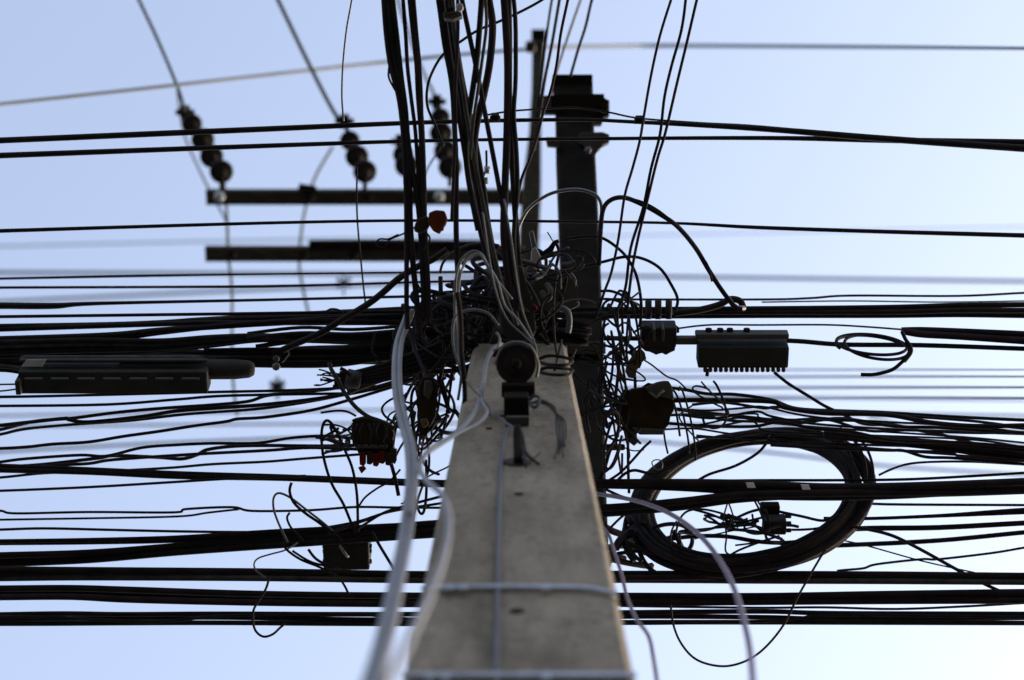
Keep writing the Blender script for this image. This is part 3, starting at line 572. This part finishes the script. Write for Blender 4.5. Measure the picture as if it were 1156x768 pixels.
taper('grey_branch_cable', 'second pale grey cable lying beside the branch over the pole edge', [(540, 440, 4.8), (545, 455, 4.65), (550, 465, 4.55), (540, 478, 4.45), (520, 488, 4.3), (500, 500, 4.15), (482, 512, 4.05), (474, 524, 3.95), (468, 545, 3.9), (462, 580, 3.6)], .0040, 'grey_pvc')
G8 = 'grey wires arching over the pole head'
LO('grey double wire arching highest over the pole head', [(517, 452), (521, 420), (517, 395), (514, 360), (514, 325), (517, 303), (524, 290), (535, 284), (545, 289), (552, 305), (565, 322), (578, 338)], 3, 5.1, 'grey_wire', 'arched_wire', G8)
LO('grey wire running inside the highest arch', [(530, 470), (525, 440), (519, 405), (517, 365), (518, 325), (522, 303), (530, 291), (541, 287), (551, 300), (562, 318), (570, 345), (585, 362), (603, 388)], 2.4, 5.08, 'grey_pvc', 'arched_wire', G8)
LO('grey wire arching lower over the pole head', [(526, 430), (514, 400), (511, 375), (514, 358), (525, 351), (538, 350), (552, 355), (563, 368)], 2.8, 5.06, 'grey_wire', 'arched_wire', G8)
LO('dark cable descending in front of the pole left edge', [(516, 330), (520, 360), (521, 400), (524, 430), (525, 475)], 5, 4.9, 'black', 'arched_wire', G8)
LO('grey wire from the sheaf crossing to the black spool', [(545, 240), (552, 290), (560, 330), (572, 360), (590, 378), (604, 392), (606, 405)], 2, 5.05, 'grey_wire', 'arched_wire', G8)
LO('second grey wire from the sheaf crossing to the black spool', [(569, 225), (577, 270), (584, 320), (590, 352), (600, 378), (606, 396)], 2, 5.03, 'grey_wire', 'arched_wire', G8)
LO('short grey wire hooking beside the black spool', [(560, 375), (564, 382), (562, 392), (556, 396)], 2.4, 5.0, 'grey_pvc', 'arched_wire', G8)
LO('thin pale wire running down to a loop on the pole face', [(526, 428), (534, 440), (545, 450), (552, 462), (553, 470)], 2, 4.7, 'grey_pvc', 'arched_wire', G8)
taper('lilac_cable', 'lilac grey cable curving out right of the pole and down', [(660, 556, 5.5), (690, 560, 5.35), (720, 566, 5.2), (748, 576, 5.0), (775, 592, 4.75), (797, 612, 4.5), (815, 637, 4.25), (830, 668, 3.95), (842, 710, 3.6), (848, 745, 3.3), (851, 790, 3.0), (852, 850, 2.6)], .0055, 'lilac')
taper('lilac_cable', 'thin lilac wire hugging the right edge of the pole', [(672, 590, 5.0), (686, 602, 4.9), (694, 625, 4.75), (702, 650, 4.55), (708, 675, 4.4), (718, 698, 4.2), (732, 718, 4.0), (738, 745, 3.8), (743, 780, 3.55), (748, 830, 3.2)], .0040, 'lilac')

# ------------------------------------------------------------------ hardware on the pole face
def FP(x, y, off): return onface(x, y, off)
sp = empty('spool_insulator', FP(583, 415, .05), 'black round spool insulator on a steel clevis at the pole head', 'insulator')
c = FP(583, 411, .11)
ax = (CAM - c).normalized()
MB().lathe(c, ax, [(-.10, .030), (-.095, .044), (-.07, .046), (-.062, .034), (-.030, .034), (-.022, .046), (0, .046), (.003, .042), (.001, .038), (.001, .027), (.004, .025), (.004, .018), (.003, .012), (.006, .011), (.007, .005)], 28).build('spool', 'ceramic', sp)
MB().lathe(c + ax * .008, ax, [(0, .012), (.014, .012), (.015, .007), (.03, .007)], 6).build('bolt', 'darksteel', sp)
br = MB(); br.box(FP(583, 455, .030), .056, .05, .11, Y=AN, Z=AAX, bev=.005); br.box(FP(585, 440, .055), .075, .03, .035, Y=AN, Z=AAX, bev=.004)
b_ = br.build('bracket', 'darksteel', sp)
MB().box(FP(584, 475, .012), .052, .02, .018, Y=AN, Z=AAX, bev=.003).build('foot', 'boxrib', b_)
MB().tube(smooth([c + RT * -.048 + ax * -.01, c + RT * -.03 + UP * .038 + ax * .004, c + UP * .049 + ax * .006, c + RT * .032 + UP * .037 + ax * .004, c + RT * .049 + ax * -.01, c + RT * .045 - UP * .03 - ax * .02], 6), .0035, 7).build('wire_tie', 'grey_wire', sp)
G9 = 'rusty twisted wire ends hanging on the pole face'
def FW_(label, pts, w, mat='dusty'):
    W = smooth([FP(x, y, o) for x, y, o in pts], 6); tag(MB().tube(W, w, 6).build('tie_wire', 'box' if mat == 'dusty' else mat), label, 'wire', G9)
FW_('thick twist of tie wire hooking right from the clevis', [(598, 452, .05), (603, 447, .06), (609, 450, .06), (607, 458, .06), (602, 460, .055), (598, 454, .05)], .0040)
for i, (xe, ye, lab) in enumerate(((626, 518, 'leftmost'), (631, 512, 'second'), (636, 516, 'third'), (639, 505, 'rightmost'))):
    FW_(lab + ' of the four curly wire tails hanging right of the clevis', [(600, 455, .05), (610, 452 + i, .055), (619, 455 + i, .05), (627, 462 + i * 1.5, .045), (628 + i * 3, 475, .04), (629 + i * 3.4, 490, .04), (630 + i * 2.4, 503, .035), (xe, ye, .03)], .0022)
ps = empty('lifting_peg', FP(585, 505, .02), 'dark steel peg standing on a round foot low on the pole face', 'peg')
MB().tube(smooth([FP(584, 482, .05), FP(584.5, 500, .03), FP(585, 522, .008)], 4), [.0075, .0085, .0095] + [.0095] * 6, 10).build('shank', 'darksteel', ps)
MB().lathe(FP(584, 523, .0), AN, [(0, .030), (.004, .029), (.008, .014)], 18).build('foot', 'rust', ps)
FW_('thin greenish wire running from the pole seam to the peg', [(552, 468, .006), (562, 470, .012), (572, 478, .03), (582, 484, .05)], .0028, 'grey_wire')
FW_('wire tail curling from the peg down right', [(586, 482, .05), (590, 495, .03), (593, 510, .02), (601, 519, .015), (608, 524, .012)], .0040)
FW_('short frayed tail between peg and curling wire', [(588, 500, .03), (592, 515, .02), (594, 528, .01)], .0022)
FW_('tiny frayed tip at the end of the curling wire', [(601, 519, .015), (606, 515, .02), (610, 510, .025)], .0012)
for k, (y, lab) in enumerate(((407, 'upper flat ring of black wire round the pole head'), (418, 'lower flat ring of black wire round the pole head'))):
    q = [(606 + 3 * k, y, .02), (618, y - 5 + 2 * k, .03), (634, y - 4 + 2 * k, .03), (646, y, .02), (640, y + 5, .03), (622, y + 5, .03), (608, y + 2, .02)]
    W = smooth([FP(*p) for p in q], 6); tag(MB().tube(W, .0042, 7).build('wire_ring', 'black'), lab, 'wire ring')
W = smooth([FP(634, 384, .04), FP(631, 398, .03), FP(628, 410, .02), FP(626, 418, .02)], 5); tag(MB().tube(W, .0032, 7).build('tie_wire', 'black'), 'short black wire crossing the rings at the pole head', 'wire', G9)

# ------------------------------------------------------------------ closures, boxes, terminal blocks
def wbox(m, x0, x1, y0, y1, d, fy=.7, bev=.006):
    """axis aligned box whose seen extent is the given rectangle"""
    s = d / F; H_ = (y1 - y0) * s; ey = H_ * fy / .927; ez = H_ * (1 - fy) / .375
    return m.box(P((x0 + x1) / 2, (y0 + y1) / 2, d), (x1 - x0) * s, ey, ez, bev=bev)
lb = empty('splice_closure', P(130, 424, 5.75), 'long black rectangular splice closure box at the left edge', 'splice box')
wbox(MB(), 24, 236, 409, 445, 5.7).build('body', 'box', lb)
for k in range(7):
    x = 28 + k * 29.5; wbox(MB(), x, x + 20, 426, 429.5, 5.650, .6, .002).build('latch', 'boxrib', lb)
wbox(MB(), 22, 234, 404, 409.5, 5.68, .5, .003).build('lid_edge', 'box', lb)
MB().prism([(30, 406), (52, 406), (47, 414), (24, 414)], 5.62, .012, .002).build('tag_plate', 'plate', lb)
wbox(MB(), 20, 26, 420, 446, 5.68, .6, .003).build('end_cap', 'box', lb)
s2 = empty('sleeve_fitting', P(220, 412, 5.8), 'tapered dark sleeve fitting leaving the right end of the long box', 'cable fitting')
MB().lathe(P(212, 417, 5.72), RT, [(-.18, .030), (-.16, .030), (.04, .030), (.13, .029), (.165, .025), (.178, .017), (.18, .008)], 8).build('sleeve', 'box', s2)
MB().lathe(P(150, 405, 5.70), RT, [(-.30, .006), (-.29, .009), (.17, .009), (.19, .005)], 12).build('tube', 'dusty', s2)
hb = empty('hanger_clamp', P(313, 405, 5.7), 'small steel hanger with a pale bolt right of the long box', 'clamp')
MB().prism([(306, 396), (322, 392), (326, 400), (318, 410), (308, 410)], 5.7, .05, .003).build('plate', 'darksteel', hb)
MB().lathe(P(312, 414, 5.68), -FW, [(0, .011), (.01, .011), (.011, .004)], 8).build('bolt', 'grey_wire', hb)
MB().lathe(P(312, 405, 5.68), -FW, [(0, .009), (.01, .009), (.011, .004)], 8).build('bolt', 'boxrib', hb)

rb = empty('terminal_box', P(838, 395, 5.75), 'black terminal box with a comb-like row of ports right of the pole', 'terminal box')
wbox(MB(), 787, 889, 382, 416, 5.72).build('body', 'box', rb)
wbox(MB(), 785, 890, 372, 383.5, 5.70, .5, .004).build('lid', 'boxrib', rb)
for k in range(16): MB().lathe(P(796 + k * 5.9, 417.5, 5.70), Vector((0, .8, -.6)), [(-.006, .0055), (.004, .0055), (.007, .002)], 7).build('port', 'box', rb)
for k, x in enumerate((800, 813, 824, 843)): MB().lathe(P(x, 372, 5.70), Vector((0, -1, 0)), [(-.012, .009), (.002, .009), (.003, .006)], 8).build('cover_screw', 'darksteel', rb)
MB().tube([P(799, 416, 5.68), P(798, 425, 5.68)], .005, 7).build('stub', 'black', rb)
wbox(MB(), 762, 788, 378, 390, 5.72).build('gland', 'olive', rb)

cb_ = empty('square_clamp', P(743, 375, 5.75), 'square black cable clamp block with three knobs on top', 'clamp')
wbox(MB(), 723, 763, 361, 393, 5.74).build('body', 'box', cb_)
for x in (732, 743, 755): MB().lathe(P(x, 344, 5.78), Vector((0, .927, -.375)), [(-.012, .007), (-.010, .0095), (.02, .0095), (.04, .008)], 10).build('knob', 'box', cb_)
for x in (738, 748): wbox(MB(), x - 1.4, x + 1.4, 363, 386, 5.70, .6, .002).build('rib', 'boxrib', cb_)
MB().prism([(722, 386), (763, 386), (762, 396), (757, 398), (752, 401), (748, 397), (741, 401), (737, 397), (730, 397), (724, 392)], 5.73, .05, .003).build('foot', 'box', cb_)
MB().prism([(762, 366), (767, 370), (767, 376), (762, 376)], 5.73, .04, .002).build('lug', 'box', cb_)

bundle('cable_bundle', 'dark slanting cables joining the pole head over the frayed cut ends', [(392, 441, 8), (430, 424, 14), (470, 408, 24), (510, 396, 34), (560, 384, 36)], 5, 6.5, 5.7, mats=['black', 'dusty', 'black2'])
bundle('cable_bundle', 'dark upright cables filling the gap left of the black post', [(598, 352, 6), (640, 356, 6), (686, 357, 8)], 2, 6, 5.6)
tb = empty('terminal_block', P(735, 462, 5.7), 'rounded brown terminal block with peaked cover right of the black post', 'terminal block')
MB().prism([(700, 448), (715, 439), (726, 438), (735, 436), (743, 432), (755, 430), (759, 436), (761, 450), (762, 462), (757, 470), (752, 478), (751, 488), (742, 491), (725, 490), (708, 486), (702, 478), (698, 465)], 5.68, .09, .008).build('body', 'brownplastic', tb)
MB().prism([(728, 438), (743, 431.5), (755, 430), (759, 437), (761, 452), (752, 449), (746, 446), (742, 450), (735, 446)], 5.655, .03, .004).build('cover', 'olive', tb)
MB().tube([P(733, 443, 5.64), P(741, 449, 5.64), P(746, 443, 5.64), P(750, 441, 5.64)], .0035, 6).build('wire_tie', 'grey_wire', tb)
MB().prism([(714, 483), (750, 485), (749, 491), (722, 491)], 5.65, .03, .003).build('tray', 'boxrib', tb)
for nm, lab, pts, mt in (('brown_tag', 'withered brown tag hanging under the right terminal block', [(702, 478), (712, 482), (719, 490), (720, 500), (716, 504), (711, 500), (706, 492)], 'ochre'),
                     ('brown_tag', 'ochre brown tag hanging left below the square clamp', [(722, 392), (728, 398), (730, 406), (724, 408), (723, 416), (717, 416), (718, 426), (710, 427), (706, 420), (708, 410), (714, 402)], 'ochre')):
    tag(MB().prism(pts, 5.7, .02, .003).build(nm, mt), lab, 'tag')
lt = empty('terminal_block', P(425, 498, 5.5), 'dark terminal block with a row of red plugs left of the pole', 'terminal block')
MB().prism([(408, 471), (420, 472), (432, 476), (442, 481), (445, 492), (441, 500), (445, 510), (436, 514), (405, 514), (401, 503), (398, 494), (400, 480), (396, 474)], 5.5, .08, .006).build('body', 'brownplastic', lt)
MB().prism([(400, 502), (438, 503), (437, 507), (401, 506)], 5.485, .02, .002).build('rail', 'boxrib', lt)
for x, y in ((409, 519), (417, 518), (424, 520), (431, 517), (438, 519), (444, 515)):
    MB().prism([(x - 3.6, y - 8), (x + 3.6, y - 8), (x + 3.4, y + 5), (x + 1.5, y + 6 + random.uniform(0, 5)), (x - 3, y + 6)], 5.48, .03, .002).build('plug', random.choice(['red', 'red', 'brownplastic']), lt)
MB().prism([(404, 528), (410, 526), (413, 530), (408, 535)], 5.48, .03, .002).build('plug', 'red', lt)
for i in range(7):
    x = 398 + i * 6; MB().tube(smooth([P(x, 478, 5.47), P(x + random.uniform(-5, 5), 490, 5.46), P(x + random.uniform(-8, 8), 503, 5.47)], 4), .003, 6).build('lead', 'black', lt)
bx = empty('junction_box', P(392, 625, 5.9), 'small square black box hanging under the slanting cables at left', 'junction box')
wbox(MB(), 366, 418, 596, 643, 5.86).build('body', 'box', bx)
wbox(MB(), 364, 420, 614, 619, 5.83, .5, .002).build('lid_edge', 'box', bx)
MB().tube(smooth([P(384, 616, 5.78), P(388, 623, 5.77), P(393, 629, 5.78)], 4), .004, 7).build('handle', 'grey_wire', bx)
for x in (367, 417):
    for y in (608, 622, 634): MB().lathe(P(x, y, 5.84), RT * (1 if x > 400 else -1), [(-.005, .007), (.006, .007), (.007, .003)], 7).build('lug', 'box', bx)
bq = empty('junction_box', P(873, 586, 5.8), 'small square black box hanging inside the big coil', 'junction box')
wbox(MB(), 861, 887, 580, 604, 5.76).build('body', 'box', bq)
wbox(MB(), 858, 880, 566, 582, 5.78).build('hanger', 'darksteel', bq)
for y in (583, 591, 599): MB().lathe(P(888, y, 5.76), RT, [(-.004, .006), (.012, .006), (.013, .002)], 7).build('gland', 'box', bq)
for x, y, lab in ((847, 548, 'left'), (909, 550, 'right')):
    tag(MB().prism([(x - 5, y - 3), (x + 4, y - 3), (x + 6, y + 3), (x - 3, y + 3)], 5.57, .006, .001).build('cable_tag', 'white'), lab + ' pale tag wrapped on the heavy cables over the coil', 'tag')
oc = empty('orange_connector', P(484, 252, 5.2), 'dull orange connector clipped to the hanging cables left of centre', 'connector')
MB().prism([(484, 240), (492, 237), (502, 238), (505, 247), (502, 255), (498, 258), (496, 264), (488, 260), (483, 252)], 5.15, .05, .005).build('cap', 'orange', oc)
MB().prism([(472, 247), (482, 243), (486, 250), (482, 259), (474, 263), (467, 261), (468, 253)], 5.16, .05, .005).build('body', 'brownplastic', oc)
MB().tube(smooth([P(480, 262, 5.15), P(485, 268, 5.15), P(484, 275, 5.15), P(478, 283, 5.15)], 4), .0025, 6).build('lead', 'black', oc)
tr = empty('taped_joint', P(481, 455, 5.4), 'brown and ochre taped joint hanging left of the concrete pole', 'taped joint')
MB().prism([(476, 426), (486, 424), (493, 432), (494, 446), (490, 458), (492, 470), (487, 480), (481, 486), (480, 498), (474, 497), (473, 484), (470, 470), (473, 455), (470, 442)], 5.4, .06, .008).build('sleeve', 'brownplastic', tr)
MB().prism([(479, 430), (487, 430), (489, 440), (484, 452), (478, 446)], 5.385, .03, .004).build('tape', 'olive', tr)
MB().prism([(474, 474), (482, 472), (484, 480), (477, 484)], 5.385, .03, .004).build('tape', 'ochre', tr)
# cut cable ends at left
ce = empty('cut_cable_end', P(400, 430, 5.6), 'thick bundle of cut cables with frayed ends pointing left', 'cable end')
for i in range(5):
    y = 428 + (i - 2) * 3.2
    W, r = path([(375 + random.uniform(0, 10), y + random.uniform(-2, 3), 5.55), (390, y, 5.55), (400, y - 1, 5.55), (430, y - 9 + i, 5.55), (460, y - 20 + 2 * i, 5.58), (500, y - 34 + 3 * i, 5.6), (530, y - 40 + 3 * i, 5.65)], 5, 5.55)
    MB().tube(W, r, 8).build('cable', random.choice(['black', 'dusty', 'black2']), ce)
MB().lathe(P(399, 428, 5.55), Vector((1, .25, 0)), [(-.02, .018), (-.018, .024), (.018, .024), (.02, .018)], 14).build('tape', 'dusty', ce)
for i in range(8):
    x, y = 366 + random.uniform(-8, 4), 427 + random.uniform(-9, 8)
    W, r = path([(x - 4, y + random.uniform(-4, 4)), (x + 4, y), (382, 428 + random.uniform(-4, 4))], 1.6, 5.54); MB().tube(W, r, 6).build('frayed_strand', 'black', ce)
LL('stiff upright cable stub hooking over the frayed cut ends', [(372, 409), (374, 417), (382, 430), (388, 442), (400, 458), (415, 470), (430, 476), (445, 484)], 4.4, 5.45, 'dusty')
LL('short stub above the frayed cut ends', [(384, 416), (390, 419), (396, 425)], 4, 5.5)
# little line clamps
for x, y, d_, lab in ((722, 135, 5.78, 'tiny clamp on the uppermost cable right of the post'), (559, 132, 5.78, 'tiny clamp on the uppermost cable left of the far pole')):
    e = empty('line_clamp', P(x, y, d_), lab, 'clamp')
    MB().box(P(x, y, d_ - .01), .022, .016, .03, bev=.003).build('jaw', 'darksteel', e)
    MB().tube([P(x - 6, y + 2, d_ - .01), P(x + 6, y + 2, d_ - .01)], .008, 8).build('sleeve', 'darksteel', e)
e = empty('cable_clamp', P(509, 12, 5.15), 'grey metal clamp gripping the central hanging sheaf at the top', 'clamp')
MB().prism([(500, 14), (520, 12), (522, 18), (512, 22), (501, 21)], 5.14, .05, .003).build('jaw', 'olive', e)
MB().prism([(503, 9), (512, 8), (513, 13), (504, 15)], 5.12, .03, .002).build('plate', 'darksteel', e)
MB().lathe(P(519, 9, 5.12), -FW, [(0, .010), (.012, .010), (.013, .005)], 8).build('bolt', 'plate', e)
e = empty('wire_connector', P(548, 203, 5.4), 'small pale connector hanging between the sheaf and slanting cable', 'connector')
MB().tube([P(550, 188, 5.4), P(550, 196, 5.4)], .008, 8).build('sleeve', 'plate', e)
MB().tube([P(546, 201, 5.4), P(547, 208, 5.4)], .010, 8).build('sleeve', 'olive', e)
MB().tube(smooth([P(549, 170, 5.4), P(549, 190, 5.4), P(545, 202, 5.4), P(549, 215, 5.4)], 4), .003, 6).build('lead', 'black', e)
e = empty('white_connector', P(608, 290, 5.6), 'whitish plastic connector in the gap left of the black post', 'connector')
MB().prism([(600, 282), (605, 279), (611, 290), (612, 300), (605, 304), (599, 299)], 5.6, .03, .003).build('body', 'plate', e)
MB().prism([(597, 262), (602, 260), (606, 278), (601, 282)], 5.62, .02, .003).build('tail', 'grey_wire', e)
e = empty('dead_end_clamp', P(575, 340, 5.3), 'dark tapered dead end clamp above the black spool', 'clamp')
MB().prism([(572, 300), (590, 300), (597, 330), (603, 352), (606, 372), (600, 384), (580, 386), (566, 376), (563, 350), (568, 330)], 5.28, .06, .008).build('body', 'box', e)
MB().prism([(580, 348), (594, 348), (598, 352), (582, 353)], 5.265, .02, .002).build('slot_plate', 'boxrib', e)
e = empty('tape_clump', P(625, 320, 5.38), 'olive and rust clump of taped joints against the black post', 'taped joint')
MB().prism([(600, 312), (612, 306), (622, 308), (634, 304), (645, 306), (652, 316), (648, 330), (656, 345), (640, 352), (620, 350), (604, 356), (598, 340), (604, 326)], 5.42, .10, .010).build('clump', 'olive', e)
MB().tube(smooth([P(612, 330, 5.38), P(618, 338, 5.36), P(622, 330, 5.36), P(618, 322, 5.40)], 4), .008, 8).build('rusty_joint', 'rust', e)
MB().tube(smooth([P(634, 300, 5.38), P(642, 300, 5.38), P(650, 297, 5.38)], 4), .010, 8).build('pale_tape', 'dusty', e)
MB().tube(smooth([P(633, 347, 5.35), P(641, 352, 5.35), P(643, 364, 5.35), P(641, 376, 5.35)], 4), .008, 8).build('curved_tube', 'grey_wire', e)
MB().tube([P(600, 345, 5.36), P(606, 350, 5.36)], .008, 7).build('red_tip', 'red', e)
e = empty('bird_clip', P(615, 286, 5.7), 'dark hook shaped clip in the gap left of the black post', 'clip')
MB().prism([(600, 284), (612, 286), (620, 280), (624, 272), (630, 270), (632, 274), (626, 276), (624, 286), (616, 293), (606, 293)], 5.68, .03, .003).build('hook', 'darksteel', e)
MB().tube([P(618, 262, 5.7), P(624, 272, 5.7)], .0018, 5).build('pin', 'darksteel', e)
MB().tube(smooth([P(628, 275, 5.7), P(631, 285, 5.7), P(628, 300, 5.7), P(627, 312, 5.7)], 4), .0045, 6).build('lead', 'black', e)
e = empty('rod_stub', P(695, 505, 5.8), 'short black rod poking right from the post below the terminal block', 'rod')
MB().lathe(P(693, 505, 5.78), RT, [(-.04, .009), (.025, .009), (.03, .007)], 9).build('rod', 'black', e)
MB().tube(smooth([P(704, 505, 5.78), P(715, 509, 5.78), P(727, 508, 5.78)], 4), .002, 5).build('lead', 'black', e)
LO('cable falling from terminal block left to the post', [(700, 470), (697, 490), (688, 510), (682, 530), (675, 545)], 4, 5.62)
LO('wire curving from under the terminal block to the heavy cables', [(735, 498), (726, 506), (712, 522), (700, 534), (688, 542)], 2.8, 5.62)
LO('humped wire lying on the heavy cables by the post', [(695, 545), (705, 535), (716, 531), (730, 534), (740, 535), (752, 530), (765, 524)], 3.2, 5.6)
LO('small ring of thin wire left of the coil top', [(738, 528), (736, 522), (741, 519), (747, 521), (747, 528), (742, 531), (738, 528)], 1.3, 5.6, 'grey_wire')
LO('wire slanting from post under the heavy cable', [(683, 552), (700, 560), (718, 566), (740, 574)], 3, 5.58)
LO('wire between post and coil under the heavy cable', [(688, 597), (700, 585), (712, 576)], 2.6, 5.66)

# ------------------------------------------------------------------ tangles (nothing tells the strands apart)
def tangle(n, x0, x1, y0, y1, d0_, d1_, label, group, w=(1.8, 3.4), steps=(4, 8), step=22, mats=('black', 'black2', 'plum'), vert=.5):
    for i in range(n):
        cx = random.uniform(x0 + 6, x1 - 6); cy = random.uniform(y0 + 6, y1 - 6); d = random.uniform(d0_, d1_)
        k = random.randint(*steps); Lx = (x1 - x0) * random.uniform(.25, .6); Ly = (y1 - y0) * random.uniform(.2, .6)
        if random.random() < vert: Lx *= .5
        else: Ly *= .6
        p1, p2, p3 = (random.uniform(0, 6.28) for _ in range(3)); f1 = random.uniform(.5, 1.3); f2 = random.uniform(.5, 1.3); q = []
        n = 6 + k
        for j in range(n):
            t = j / (n - 1) * (1.6 + k * .33)
            x = cx + Lx * math.sin(f1 * t + p1) + .15 * Lx * math.sin(1.9 * t + p3)
            y = cy + Ly * math.sin(f2 * t + p2) + .14 * Ly * math.sin(1.7 * t + p1)
            q.append((x, y, d + .05 * math.sin(t + p3)))
        if len(q) < 3: continue
        wire('tangled_wire', label, q, random.uniform(*w), 5.6, random.choice(mats), '', 'wire', group, .3, 6)
tangle(44, 522, 615, 298, 380, 5.35, 5.75, 'thin dark wire in the dense tangle over the concrete pole head', 'tangle over the pole head', (2.6, 6), mats=('black', 'black2', 'plum', 'dusty', 'black'))
tangle(9, 590, 660, 288, 372, 5.25, 5.38, 'dark wire drooping over the olive taped clump by the black post', 'wires over the taped clump', (2, 4), mats=('black', 'dusty', 'plum'))
tangle(36, 474, 560, 325, 408, 5.5, 5.8, 'dark wire in the tangle at the upper left of the pole head', 'tangle upper left of the pole head', (2.4, 5.5))
tangle(28, 455, 520, 385, 480, 5.45, 5.8, 'dark wire in the tangle hanging left of the pole', 'tangle hanging left of the pole', (2.2, 4.2), vert=.7)
tangle(14, 448, 508, 430, 565, 5.4, 5.8, 'thin wire in the loose tangle below, left of the pole', 'loose tangle left of the pole', (1.8, 3.2))
tangle(22, 668, 730, 345, 440, 5.55, 5.8, 'thin wire in the tangle between the post and square clamp', 'tangle by the square clamp', (1.8, 3))
tangle(26, 668, 718, 400, 515, 5.55, 5.8, 'thin wire in the tangle between the post and right terminal block', 'tangle by the right terminal block', (2, 3.6), vert=.3)
tangle(7, 752, 815, 432, 500, 5.6, 5.8, 'thin wire looping upright among the right terminal block leads', 'upright wires by the right terminal block', (1.6, 2.6), vert=1)
tangle(9, 800, 862, 572, 610, 5.7, 5.85, 'thin black wire knotted beside the small square box in the coil', 'knotted wires beside the small box in the coil', (1.6, 2.8), vert=.1)
tangle(7, 845, 895, 562, 612, 5.7, 5.76, 'short black wire wrapped around the small square box in the coil', 'wires wrapped round the small box in the coil', (2, 3.4))
tangle(12, 684, 760, 585, 640, 5.8, 5.95, 'dark cable stub in the mass between pole and coil', 'cable stubs between pole and coil', (4, 8), step=20)
tangle(9, 362, 400, 482, 512, 5.5, 5.65, 'thin wire leading into the left terminal block', 'leads of the left terminal block', (1.8, 3), vert=0)

for i in range(9):
    y = 456 + i * 5 + random.uniform(-2, 2); x0 = random.uniform(745, 790); x1 = random.uniform(900, 1010)
    wire('web_wire', 'thin wavy wire in the dense web between right terminal block and coil top', [(x0, y), (x0 + 35, y + random.uniform(-4, 4)), (x0 + 80, y + random.uniform(-5, 6)), ((x0 + x1) / 2 + 20, y + random.uniform(-2, 9)), (x1, y + random.uniform(4, 12)), (1090, y + random.uniform(14, 22)), (1156, y + random.uniform(18, 28)), (1190, y + 26)], random.uniform(2, 3.2), random.uniform(5.75, 5.95), random.choice(['black', 'plum']), 'r', 'wire', 'web of wires above the coil', .6)
for i in range(5):
    y = 372 + i * 8 + random.uniform(-2, 2)
    wire('web_wire', 'dark cable in the cable mass between the long closure box and hanging cables', [(285 + random.uniform(-30, 30), y + 4), (340, y + random.uniform(-3, 4)), (400, y + random.uniform(-4, 3)), (470, y - 6)], random.uniform(3, 5), random.uniform(5.75, 5.95), random.choice(['black', 'dusty', 'plum']), '', 'cable', 'cables right of the closure box', .5)
for i, (y0, y1) in enumerate(((462, 470), (478, 486), (446, 452))):
    wire('power_line', ('uppermost', 'lowest', 'faintest')[i] + ' of three pale blurred lines behind the web of wires above the coil', [(690, y0), (900, (y0 + y1) / 2), (1156, y1), (1190, y1)], (3, 3, 2)[i], 19, 'farwire', 'r', 'power line', 'out of focus power lines beyond the poles')
LL('short thin tie wire hanging between the left bands', [(424, 374), (421, 385), (420, 396), (425, 404), (433, 412)], 2.2)
LL('thin wire rising to a dark blob above the left bands', [(368, 352), (374, 349), (382, 350), (388, 354)], 2.2)
LL('short slack wire under the slanting group at left', [(330, 622), (350, 634), (372, 640), (384, 641)], 2.4)

# ------------------------------------------------------------------ world, sun, camera
w = bpy.data.worlds.new('World'); S.world = w; w.use_nodes = True; nt = w.node_tree; bg = nt.nodes['Background']
sky = nt.nodes.new('ShaderNodeTexSky'); sky.sky_type = 'NISHITA'; sky.sun_disc = False
SE, SA = R(19), R(62)      # elevation; azimuth measured from +Y towards +X
sky.sun_elevation = SE; sky.sun_rotation = SA
sky.air_density = 1.2; sky.dust_density = 3.4; sky.ozone_density = 1.0; sky.altitude = 0
hs = nt.nodes.new('ShaderNodeHueSaturation'); hs.inputs['Saturation'].default_value = .78; hs.inputs['Hue'].default_value = .51
nt.links.new(sky.outputs[0], hs.inputs['Color']); nt.links.new(hs.outputs[0], bg.inputs[0])
bg.inputs[1].default_value = .15
sd = bpy.data.lights.new('Sun', 'SUN'); sd.energy = .5; sd.angle = R(10); sd.color = (1, .95, .87)
so = bpy.data.objects.new('Sun', sd); C.objects.link(so)
dirv = Vector((math.sin(SA) * math.cos(SE), math.cos(SA) * math.cos(SE), math.sin(SE)))
so.rotation_euler = dirv.to_track_quat('Z', 'Y').to_euler(); so.location = (5, 5, 12)
cd = bpy.data.cameras.new('Camera'); co = bpy.data.objects.new('Camera', cd); C.objects.link(co)
co.location = CAM; co.rotation_euler = (PITCH + math.pi / 2, 0, 0)
cd.sensor_width = 36; cd.lens = F / 1156 * 36; cd.clip_start = .05; cd.clip_end = 5000
cd.dof.use_dof = True; cd.dof.focus_distance = 5.65; cd.dof.aperture_fstop = 2.6
S.camera = co
S.view_settings.view_transform = 'Standard'; S.view_settings.look = 'None'; S.view_settings.gamma = 1
S.view_settings.exposure = 1.76
for o in bpy.data.objects:
    if '_w' in o: del o['_w']
